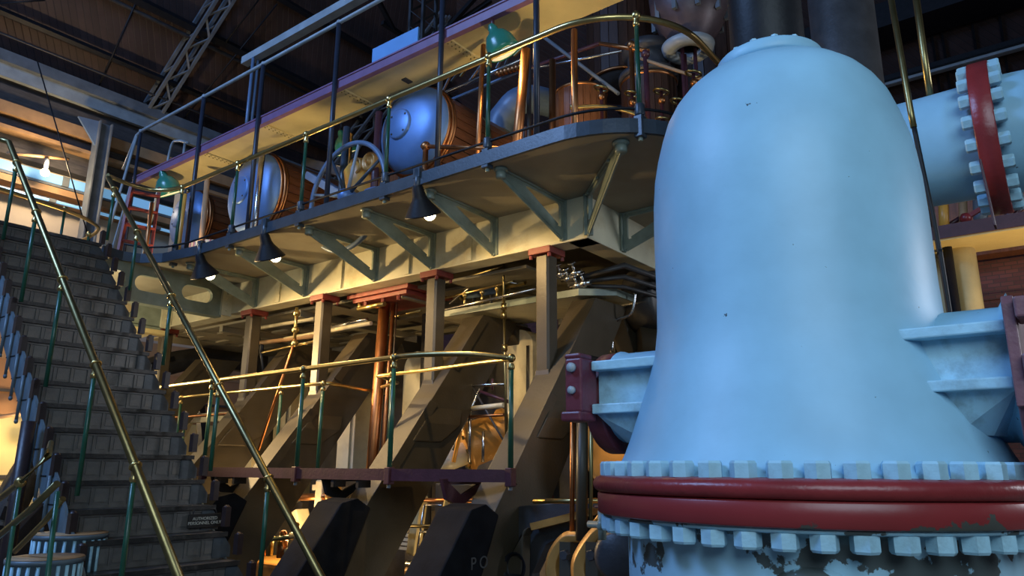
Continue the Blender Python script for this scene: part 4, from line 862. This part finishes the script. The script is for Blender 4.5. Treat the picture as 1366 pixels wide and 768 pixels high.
for y in PY[1:5]:
    b = MB(); b.bx(UX+.03, y-.05, UZ-.022, UI, y+.05, UZ-.0); bb = b.build('seam_strip', 'cream', uw)
    r_ = MB()
    for i in range(8):
        for s in (-1, 1): r_.ball((UX+.08+.07*i, y+s*.028, UZ-.024), .012, 6)
    r_.build('rivets', 'brassd', bb, kind='stuff')
q = onZ(543, 107, UZ); MB().box((q[0], q[1], UZ-.008), (.13, .08, .016)).build('hatch_plate', 'iron', uw)
# standards rising from the gallery deck through the walkway edge
ps = thing('walkway_standards', 'dark posts carrying the upper walkway with a pale steel handrail on top', 'railing', (UX-.05, 8, DZ))
XS = UX-.065
for y in PY:
    MB().tube([(XS, y, DZ), (XS, y, 7.60)], .034 if y < 12 else .026, 10).build('post', 'navy', ps)
    MB().ball((XS, y, 7.62), .042, 8).build('collar', 'lgrey', ps)
MB().tube([(XS-.0, 13.35, 7.0), (XS, 13.0, 7.58), (XS, 12.8, 7.62), (XS, 2.9, 7.62)], .028, 10).build('top_rail', 'lgrey', ps)
MB().tube([(XS-.2, 13.5, 4.6), (XS, 13.0, 7.56)], .026, 8).build('stay', 'lgrey', ps)
gh = thing('grab_hoop', 'small pale hooped grab rail behind the far end of the upper walkway', 'railing', (6.2, 12.2, UZ))
MB().tube(curve([(6.1, onX(222, 218, 6.1)[1], 6.71), onX(228, 196, 6.1), onX(238, 188, 6.1), onX(252, 191, 6.1)], 6), .025, 8).build('hoop', 'lgrey', gh); q = onX(247, 189, 6.1); MB().tube([q, (6.1, q[1], 6.71)], .025, 8).build('leg', 'lgrey', gh)
cr = thing('crane_rail', 'pale grey steel rail on posts high above the upper walkway', 'beam', (6.3, 8, 8.6))
b = MB(); b.bx(6.26, 2, 8.66, 6.40, 10.97, 8.68); b.bx(6.26, 2, 8.68, 6.275, 10.97, 8.80); b.build('rail', 'lgrey', cr)
for x_ in (6.28, 6.37): MB().tube([(x_, 10.62, 6.71), (x_, 10.62, 8.66)], .03, 8).build('post', 'bluepipe', cr)
lt = thing('lattice_post', 'black riveted lattice post rising from the upper walkway', 'post', (6.55, 6.75, UZ))
for dx in (-.12, .12):
    for dy in (-.12, .12): MB().bx(6.1+dx-.02, 6.25+dy-.02, UZ+.05, 6.1+dx+.02, 6.25+dy+.02, 11).build('angle', 'black', lt)
k = MB()
for i in range(18):
    for dx in (-.12, .12): k.bar((6.1+dx, 6.13, 6.7+.24*i), (6.1+dx, 6.37, 6.94+.24*i), .03, .01)
    for dy in (-.12, .12): k.bar((5.98, 6.25+dy, 6.7+.24*i), (6.22, 6.25+dy, 6.94+.24*i), .03, .01, (0, 1, 0))
k.build('lacing', 'black', lt)
k = MB(); k.bx(5.64, 5.86, 6.78, 5.67, 6.70, 7.04); single(k, 'blue_board', 'panelblue', 'plain blue board standing on the edge of the upper walkway', 'board', bev=.004)
for (p, q) in (((590, 45), (640, -10)), ((655, 0), (600, 38)), ((510, 30), (560, 62)), ((500, -8), (525, 40))):
    trim(MB().bar(rayA(*p, 3), rayA(*q, 3), .10, .10), 'black')

# ================================================================ LAMPS
def lamp_bulb(t, c, r, power, to, spot=110):
    MB().ball(c, r, 12).build('bulb', 'bulb', t)
    l = bpy.data.lights.new('lamp', 'SPOT'); o = bpy.data.objects.new('lamp', l); C.objects.link(o); l.energy = power; l.color = WARM; l.spot_size = math.radians(spot); l.spot_blend = .6; l.shadow_soft_size = .04
    d = (Vector(to)-Vector(c)).normalized(); o.location = Vector(c)+d*(r+.03); look(o, to)
def gallery_lamp(y, label, nxt):
    t = thing('gallery_lamp', label, 'lamp', (4.93, y, 4.6), 'black lamps under the gallery edge')
    k = MB(); k.box((4.925, y, 4.62), (.07, .09, .10)); k.tube([(4.92, y, 4.66), (4.92, y, 4.40)], .04, 10); k.build('hanger', 'edge', t)
    ax = Vector((.46, .14, -.88)).normalized(); o = Vector((4.92, y, 4.46))
    MB().rev([(.045, -.03), (.06, 0), (.07, .08), (.085, .12), (.185, .27), (.19, .285), (.18, .285), (.08, .13), (.05, .10)], o, ax, 28).build('shade', 'black', t)
    MB().rev([(.176, .278), (.17, .27), (.075, .125)], o, ax, 28).build('reflector', 'white', t)
    lamp_bulb(t, o+ax*.268+Vector((.05, -.05, .0)), .066, 100, o+ax*.3+Vector((1.15, -.5, -2.0)), 140)
gallery_lamp(9.15, 'black cone lamp under the gallery edge nearest the stairs', 0); gallery_lamp(7.66, 'black cone lamp under the gallery edge, middle of the three', 0); gallery_lamp(5.02, 'black cone lamp under the gallery edge nearest the vessel', 0)
def hang_lamp(p, s, label, m, drop=.16, power=40, stem='plum', ax=(.48, -.02, -.86)):
    t = thing('pendant_lamp', label, 'lamp', tuple(p), 'green pendant lamps')
    p = Vector(p); ax = Vector(ax).normalized()
    MB().tube([p+Vector((0, 0, drop)), p], .018*s+.004, 8).build('stem', stem, t)
    MB().rev([(.03*s, -.05*s), (.055*s, 0), (.06*s, .04*s), (.12*s, .08*s), (.165*s, .16*s), (.185*s, .26*s), (.19*s, .32*s), (.18*s, .32*s), (.15*s, .17*s), (.05*s, .08*s)], p, ax, 28).build('shade', m, t)
    MB().rev([(.176*s, .31*s), (.146*s, .17*s), (.05*s, .09*s)], p, ax, 28).build('reflector', 'white', t)
    lamp_bulb(t, p+ax*(.20*s), .05*s, power, p+ax*4, 140)
q = onX(657, 38, 5.62); hang_lamp(q, 1.0, 'green enamel lamp hanging below the near end of the upper walkway', 'lampgreen', UZ-q[2], ax=(.40, -.26, -.88))
q = onX(217, 232, 5.62); hang_lamp(q, 1.15, 'turquoise green lamp hanging below the far end of the upper walkway', 'lampgreen', UZ-q[2], 30, 'black')
q = onX(455, 178, 6.4); hang_lamp(q, .95, 'small olive lamp behind the blue hand wheel', 'lampgreen', .5, 25, 'black')
def wall_lamp(px, py, Y, power, label, s):
    q = onY(px, py, Y); t = thing('wall_lamp', label, 'lamp', tuple(q))
    MB().tube([q+np.array([0, .0, .35*s]), q+np.array([0, 0, .12*s])], .05*s, 10).build('holder', 'lgrey', t); MB().ball(q, .10*s, 12).build('bulb', 'bulb', t)
    MB().tube([q+np.array([-.8*s, .1, .25*s]), q+np.array([.5*s, .1, .55*s])], .04*s, 8).build('arm', 'tan', t)
    l = bpy.data.lights.new('lamp', 'POINT'); o = bpy.data.objects.new('lamp', l); C.objects.link(o); l.energy = power; l.color = (1, .72, .4); l.shadow_soft_size = .1; o.location = q-np.array([0, .35*s, 0])
wall_lamp(60, 230, 17.0, 140, 'glowing bulb on a slanted arm high on the far left wall', .9)
wall_lamp(37, 578, 17.4, 50, 'white lamp low on the yellow wall left of the stairs', 1.0)
trim(MB().tube([onY(50, 82, 16.5), onY(122, 330, 16.5)], .014, 6), 'black')
# steel stanchion and ladder beyond the landing
sc = thing('steel_stanchion', 'grey steel stanchion with a blue-grey bracket beyond the landing', 'column', (6.6, 17.2, 0))
k = MB(); k.bx(6.44, 17.1, 0, 6.47, 17.4, 9.5); k.bx(6.70, 17.1, 0, 6.73, 17.4, 9.5); k.bx(6.47, 17.23, 0, 6.70, 17.27, 9.5); k.build('shaft', 'grey', sc)
MB().plate([(6.0, 9.45), (6.44, 9.5), (6.44, 8.9)], [], lambda u, v, d: (u, d, v), 17.2, 17.26).build('bracket', 'bluepipe', sc)
pl = thing('steel_stanchion', 'dark grey steel pillar behind the first barrel cylinder', 'column', (7.5, 14.6, DZ)); MB().bx(7.3, 14.5, DZ, 7.75, 14.9, 8).build('shaft', 'grey', pl)
ld = thing('step_ladder', 'red step ladder standing on the landing beyond the stairs', 'ladder', (5.2, 11.5, DZ))
A = [((4.86, 11.5, 4.6), (4.98, 11.6, 6.12)), ((5.36, 11.5, 4.6), (5.42, 11.6, 6.18))]
for a, c in A: MB().bar(a, c, .04, .085).build('rail', 'rust', ld)
for a, c in A: MB().bar((a[0]+.12, a[1]+.65, 4.6), (c[0], c[1]+.05, c[2]-.02), .03, .04).build('rear_leg', 'lgrey', ld)
for i in range(5): t_ = .16+.185*i; p, q = Vector(A[0][0]).lerp(Vector(A[0][1]), t_), Vector(A[1][0]).lerp(Vector(A[1][1]), t_); MB().bar(p, q, .11, .03, (0, 0, 1)).build('step', 'rust', ld)
yb = thing('yellow_pipe', 'upright yellow and copper pipe pair at the bend of the gallery railing', 'pipe', (5.4, 10.7, DZ))
MB().tube([(5.4, 10.70, DZ), (5.4, 10.70, 5.86)], .034, 10).build('pipe', 'orange', yb); MB().tube([(5.28, 11.5, DZ), (5.28, 11.5, 5.86)], .03, 10).build('pipe', 'copper', yb)

# ================================================================ STEAM CYLINDERS ON THE GALLERY
def barrel(c, r, L, label, staves=30):
    t = thing('steam_cylinder', label, 'cylinder', (c[0], c[1], c[2]-r), 'lagged steam cylinders')
    ax = (1, 0, 0)
    MB().rev([(0, -.20), (.30*r, -.195), (.60*r, -.165), (.82*r, -.11), (.95*r, -.03), (.985*r, .03), (.985*r, .06)], c, ax, 56).build('head', 'head', t)
    MB().rev([(0, -.235), (.30*r, -.232), (.335*r, -.22), (.345*r, -.17)], (c[0], c[1]+.10*r, c[2]+.04*r), ax, 36).build('inspection_cover', 'head', t)
    for a in (.8, 2.5, 4.0, 5.4): MB().ball((c[0]-.232, c[1]+.10*r+.27*r*math.cos(a), c[2]+.04*r+.27*r*math.sin(a)), .016, 8).build('cover_bolt', 'iron', t)
    for x, rr in ((.05, 1.0), (.10, 1.03), (.15, 1.01)): MB().torus((c[0]+x, c[1], c[2]), ax, r*rr-.02, .028, 56, 8).build('head_ring', 'copper', t)
    MB().rev([(0, .16), (.93*r, .16), (.93*r, L), (0, L)], c, ax, 40).build('core', 'iron', t)
    s0 = None
    for i in range(staves):
        a = 2*PI*i/staves; w = 2*PI*r*.955/staves*.93
        if s0 is None:
            s0 = MB().bx(.17, -w/2, -.018, L-.02, w/2, .018).build('stave', 'wood', t, local=True, bev=0); s0.rotation_mode = 'XYZ'
            o = s0
        else: o = copy_part(s0, t, (0, 0, 0))
        o.location = Vector((c[0], c[1]+r*.955*math.cos(a), c[2]+r*.955*math.sin(a)))-t.location; o.rotation_euler = (a-PI/2, 0, 0)
    for x in (L*.55, L*.95): MB().torus((c[0]+x, c[1], c[2]), ax, r*.985, .016, 48, 6).build('hoop', 'brassd', t)
    MB().plate([(-.35*r, .0), (.35*r, .0), (.5*r, .60), (-.5*r, .60)], [], lambda u, v, d: (d, c[1]+u, DZ+v*(c[2]-r*.75-DZ)/.62), c[0]+.35, c[0]+L*.7).build('saddle', 'iron', t)
    MB().tube([(c[0]-.02, c[1]+.98*r*.2, c[2]+.97*r), (c[0]-.02, c[1]+.98*r*.2, c[2]+1.09*r)], .03, 8).build('lifting_eye', 'brassd', t)
    return t
barrel((6.25, 10.14, 6.0), .70, 2.6, 'wood-lagged steam cylinder with blue-lit steel head, farther along the gallery')
barrel((6.25, 6.50, 6.06), .62, 1.6, 'wood-lagged steam cylinder with round steel head right of the hand wheel')
barrel((6.9, 13.4, 6.4), .62, 2.4, 'dim steam cylinder farthest along the gallery behind the railing end', 24)
gh_ = thing('ribbed_guard', 'pale ribbed drum guard below the farther steam cylinder', 'guard', (6.6, 11.6, DZ))
MB().rev([(0, 0), (.5, 0), (.5, .85), (0, .95)], (6.6, 11.7, DZ), n=30).build('drum', 'ivory', gh_)
for i in range(20):
    a = PI/2+PI*i/19*1.2; MB().bx(6.6+.5*math.cos(a)-.012, 11.7+.5*math.sin(a)-.012, DZ, 6.6+.5*math.cos(a)+.012, 11.7+.5*math.sin(a)+.012, DZ+.85).build('rib', 'purple', gh_)
# blue hand wheel with amber governor behind
hw = thing('hand_wheel', 'large blue spoked hand wheel behind the gallery railing', 'wheel', (5.75, 7.17, DZ))
hc = Vector((5.75, 7.17, 5.12)); k = MB(); k.torus(hc, (1, 0, 0), .73, .034, 56, 10); k.build('rim', 'bluepipe', hw)
bpy.data.materials['blue_grey_paint']
for i in range(8):
    a = 2*PI*i/8+.25; MB().tube([hc, hc+Vector((0, .71*math.cos(a), .71*math.sin(a)))], [.026, .018], 8).build('spoke', 'edge' if i % 2 else 'lgrey', hw)
MB().rev([(0, -.12), (.07, -.10), (.10, -.04), (.10, .08), (.05, .1), (.05, .6), (0, .6)], hc, (1, 0, 0), 24).build('hub', 'head', hw)
gv = thing('governor', 'orange and amber governor housing with round covers behind the hand wheel', 'machinery', (6.35, 7.0, DZ))
MB().rev([(0, 0), (.26, 0), (.26, .35), (.20, .5), (.22, .8), (.26, 1.0), (.18, 1.15), (0, 1.18)], (6.12, 7.32, DZ), n=32).build('casing', 'orange', gv)
MB().bx(5.9, 6.80, DZ, 6.0, 7.05, 5.25).build('casing', 'head', gv, bev=.06)
for c_, r_ in (((5.95, 7.25, 5.62), .13), ((5.92, 7.3, 5.2), .13), ((5.95, 6.98, 5.62), .13)):
    MB().rev([(0, -.06), (r_*.25, -.06), (r_*.3, -.02), (r_*.7, -.02), (r_*.8, -.05), (r_, -.04), (r_, .14), (0, .14)], c_, (1, 0, 0), 28).build('round_cover', 'amber', gv)
for dy in (.56, .66): MB().tube([(6.15, 7.1+dy, DZ), (6.15, 7.1+dy, 6.3)], .03, 8).build('pipe', 'brass' if dy < .6 else 'edge', gv)
# upright posts and pipes along the gallery
def post(px0, py0, px1, py1, X, r, m, label, zt=None):
    a, c = onX(px0, py0, X), onX(px1, py1, X); d = c-a; c2 = a+d*((a[2]-DZ)/(a[2]-c[2]))
    return tag(MB().tube([a, c2], r, 12).build('upright_pipe', m), label, 'pipe')
post(645, 60, 637, 205, 5.9, .030, 'copper', 'slim copper upright left of the near green railing post')
post(702, 66, 690, 190, 5.9, .055, 'copper', 'thick tapering copper pipe between two green railing posts')
post(766, 40, 767, 170, 5.75, .035, 'copper', 'copper upright above the small curved brass rail')
post(737, 80, 737, 180, 7.2, .045, 'copper', 'thin copper pipe with joints in front of the lagged upright cylinder')
post(506, 150, 497, 280, 6.0, .05, 'plum', 'maroon post between the hand wheel and the second cylinder')
post(463, 170, 452, 300, 5.95, .05, 'edge', 'dark post crossing the middle of the hand wheel, left one')
post(350, 205, 338, 320, 5.95, .045, 'steel', 'bright steel upright right of the farther cylinder')
post(277, 235, 268, 330, 6.0, .045, 'tan', 'brownish upright left of the farther cylinder')
# copper cross pipe below second cylinder
cx_ = thing('copper_branch', 'level copper pipe with a tee right of the second cylinder', 'pipe', (5.8, 5, 5.25))
a, c = onX(563, 195, 5.75), onX(690, 199, 5.75); MB().tube([a, c], .026, 10).build('pipe', 'copper', cx_); q = onX(568, 195, 5.75); MB().tube([q, (q[0], q[1], DZ)], .035, 10).build('pipe', 'copper', cx_); MB().ball(q, .06, 10).build('tee', 'copper', cx_)
# blue steam mains and lagged upright cylinders
sm = thing('steam_main', 'blue-grey curved steam main behind the second cylinder', 'pipe', (8, 6, 6))
MB().tube(curve([(8.15, 6.62, 4.6), (8.15, 6.6, 6.6), (8.2, 6.45, 7.1), (8.45, 6.15, 7.35), (9.8, 5.9, 7.5)], 8), .22, 20).build('elbow', 'bluepipe', sm)
MB().tube([(8.3, 8.0, 6.85), (8.25, 7.2, 6.9), (8.2, 6.6, 6.9)], .18, 18).build('branch', 'bluepipe', sm)
MB().torus((8.15, 6.6, 6.5), (0, 0, 1), .23, .03, 32, 6).build('ring', 'bluepipe', sm)
def upright(c, r, z0, z1, label, top=None, wood='woodv'):
    t = thing('lagged_cylinder', label, 'cylinder', (c[0], c[1], z0), 'upright lagged cylinders')
    MB().rev([(0, z0), (.93*r, z0), (.93*r, z1), (0, z1)], (c[0], c[1], 0), n=36).build('core', 'iron', t)
    n = 24; s0 = None
    for i in range(n):
        a = 2*PI*i/n; w = 2*PI*r/n*.94
        if s0 is None: s0 = MB().bx(-.02, -w/2, z0-z0+.03, .02, w/2, z1-z0-.03).build('stave', wood, t, local=True); o = s0
        else: o = copy_part(s0, t, (0, 0, 0))
        o.location = (.97*r*math.cos(a), .97*r*math.sin(a), 0); o.rotation_euler = (0, 0, a)
    for z in (z0+.05, z1-.05): MB().torus((c[0], c[1], z), (0, 0, 1), r, .03, 36, 6).build('band', 'copper', t)
    if top: MB().rev([(0, z1), (r*1.1, z1), (r*1.1, z1+.08), (r*.75, z1+.12), (r*.75, z1+top), (r*.95, z1+top+.02), (r*.95, z1+top+.15), (0, z1+top+.2)], (c[0], c[1], 0), n=36).build('cover', 'iron', t)
    return t
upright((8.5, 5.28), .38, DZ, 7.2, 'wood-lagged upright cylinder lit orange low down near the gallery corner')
upright((9.0, 4.4), .40, DZ, 7.3, 'dark wood-lagged upright cylinder beside the tall green post', .4, 'woodshade')
upright((9.9, 5.3), .6, 7.9, 9.8, 'broad lagged cylinder high above the gallery corner', None, 'woodshade')
upright((11.2, 4.2), .75, 7.2, 9.3, 'dark drum high behind the brass rail end', None, 'woodshade')
for p_, q_ in (((8.3, 5.05, 6.35), (8.3, 5.05, 6.42)),):
    pass
# overhead bell and pipes near the vessel neck
ob = thing('overhead_casting', 'purplish cast dish with ribs hanging above the end of the brass rail', 'casting', (9.2, 3.8, 7.6))
oc_ = (9.0, 3.75, 7.55); MB().rev([(.18, .0), (.30, -.02), (.36, .03), (.38, .10), (.30, .14), (.2, .12), (.18, .0)], oc_, (0, 0, 1), 36).build('ring', 'lgrey', ob)
MB().rev([(.25, .12), (.42, .3), (.55, .55), (.58, .9), (.5, 1.0), (0, 1.0)], (9.05, 3.72, 7.6), (0, 0, 1), 36).build('dish', 'castp', ob)
for i in range(10): a = 2*PI*i/10; MB().bx(9.05+.52*math.cos(a)-.03, 3.72+.52*math.sin(a)-.03, 8.0, 9.05+.52*math.cos(a)+.03, 3.72+.52*math.sin(a)+.03, 8.6).build('lug', 'grey', ob)
for dx, dy in ((0, -.1), (.1, .1), (-.1, .05)): MB().tube([(9+dx, 3.75+dy, 7.6), (9+dx, 3.75+dy, DZ)], .03, 8).build('rod', 'plum', ob)
MB().rev([(0, 0), (.3, 0), (.34, .3), (.34, .9), (0, .9)], (9.7, 2.95, 8.0), (0, 0, 1), 24).build('bell', 'grey', ob)
ohp = thing('overhead_pipework', 'crossing coppery and grey pipes above the gallery corner behind the green posts', 'pipes', (7.6, 4.5, DZ))
for p, q, r, m, X in (((695, 95), (800, 58), .03, 'plum', 7.6), ((800, 58), (865, 68), .03, 'copper', 7.6), ((700, 30), (825, 125), .025, 'grey', 7.4), ((855, 78), (935, 105), .022, 'tan', 7.6), ((690, 95), (830, 68), .018, 'steel', 7.6)):
    MB().tube([onX(*p, X), onX(*q, X)], r, 8).build('pipe', m, ohp)
for px, py, m in ((842, 60, 'copper'), (861, 72, 'plum')): q = onX(px, py, 7.6); MB().tube([q, (q[0], q[1], DZ)], .035, 8).build('upright', m, ohp); MB().ball(q, .06, 8).build('elbow', m, ohp)
vg = thing('valve_gear', 'tangle of small valve wheels and rods at the gallery corner', 'valves', (7.6, 3.3, DZ))
for px, py in ((802, 118), (882, 122), (925, 98), (843, 125), (905, 135), (885, 160)):
    q = onX(px, py, 7.4); MB().torus(q, (0, -.3, 1), .09, .016, 18, 6).build('valve_wheel', 'brassd', vg); MB().tube([q, (q[0], q[1], DZ)], .022, 8).build('stem', 'plum', vg); MB().ball(q-np.array([0, 0, .12]), .05, 8).build('valve_body', 'copper', vg)
q = onX(650, 103, 7.0); fd = thing('link_gear', 'steel links and rods above the second steam cylinder', 'machinery', (6.9, 5.4, 6.6))
for i in range(9):
    p = onX(590+12*i, 118-5*i+R.uniform(-6, 6), 7.0); q = onX(600+12*i+R.uniform(-8, 14), 95-5*i, 7.0); MB().bar(p, q, .03, .02).build('link', ('steel', 'iron', 'brassd')[i % 3], fd)
MB().tube([onX(585, 128, 7), onX(700, 78, 7)], .03, 8).build('rod', 'steel', fd); MB().tube([onX(585, 140, 7), onX(700, 92, 7)], .022, 8).build('rod', 'bluepipe', fd)
MB().tube([q, (q[0], q[1], DZ)], .03, 8).build('pedestal', 'iron', fd)
for i in range(7): MB().ball(onX(665+5*i, 98-1.5*i, 6.9), .05, 8).build('oil_cup', 'copper', fd)
bx_ = thing('dark_panelling', 'dark brown panelled housing behind the farther steam cylinder', 'housing', (8.8, 8.2, DZ))
MB().bx(8.9, 6.6, DZ, 9.2, 12.5, 7.2).build('wall', 'wood', bx_)
for i in range(12): MB().bx(8.88, 6.62+.49*i, DZ, 8.9, 6.66+.49*i, 7.2).build('batten', 'iron', bx_)
lr_ = thing('blue_linkage', 'blue-grey arm slanting between the farther cylinder and the hand wheel', 'machinery', (6.6, 8.4, DZ))
MB().bar((6.5, 9.0, 6.1), (6.5, 7.7, 5.3), .24, .12).build('arm', 'bluepipe', lr_, bev=.02); MB().bar((6.6, 9.2, 6.4), (6.6, 7.7, 5.75), .3, .15).build('arm', 'iron', lr_, bev=.02)

# ================================================================ SECOND ENGINE GALLERY, FAR RIGHT
g2 = thing('far_gallery', 'second gallery far right with sunlit yellow soffit and mauve edge', 'platform', (10, 0, 4.3))
MB().bx(9.75, -4, 4.38, 10.55, 1.4, 4.5).build('soffit', 'cream', g2); MB().bx(9.72, -4, 4.40, 9.76, 1.4, 4.56).build('edge_strip', 'plum', g2)
c2 = thing('far_column', 'cream round column with a dark pipe under the second gallery', 'column', (10.4, .6, 0))
q0, q1 = onX(1283, 355, 10.35), onX(1302, 400, 10.35); MB().cyl((10.35, q0[1], 0), (10.35, q0[1], 4.38), .17, n=24).build('shaft', 'cream', c2)
q0 = onX(1268, 360, 10.1); MB().cyl((10.1, q0[1], 0), (10.1, q0[1], 4.38), .05, n=12).build('pipe', 'black', c2)
q0 = onX(1256, 360, 10.6); MB().bx(10.55, q0[1]-.09, 0, 10.75, q0[1]+.09, 4.38).build('pilaster', 'cream', c2)
bw = thing('brick_wall', 'dark red brick wall with a string course behind the second gallery', 'wall', (12, 0, 0))
MB().bx(11.6, -6, 0, 12, 1.6, 4.5).build('brickwork', 'brick', bw); MB().bx(11.56, -6, 3.95, 11.62, 1.6, 4.03).build('string_course', 'brick', bw)
fm = thing('far_machinery', 'dim brown machinery with a small red valve above the second gallery', 'machinery', (10.6, 0, 4.5))
MB().bx(11.2, -4, 4.5, 11.5, 1.2, 6.2).build('casing', 'wood', fm)
for px, r, m in ((1258, .06, 'orange'), (1284, .05, 'tan'), (1307, .08, 'grey'), (1345, .05, 'plum')): MB().tube([onX(px, 262, 10.2), onX(px+2, 312, 10.2)], r, 10).build('pipe', m, fm)
q = onX(1288, 291, 10.0); k = MB(); k.ball(q, .07, 8); k.bar(q, q+np.array([0, -.2, .1]), .05, .05); k.build('valve', 'red', fm)
for p, q in (((1340, 300), (1370, 270)), ((1250, 310), (1290, 285)), ((1320, 300), (1370, 285))): MB().tube([onX(*p, 10.3), onX(*q, 10.3)], .03, 8).build('stay', 'plum', fm)
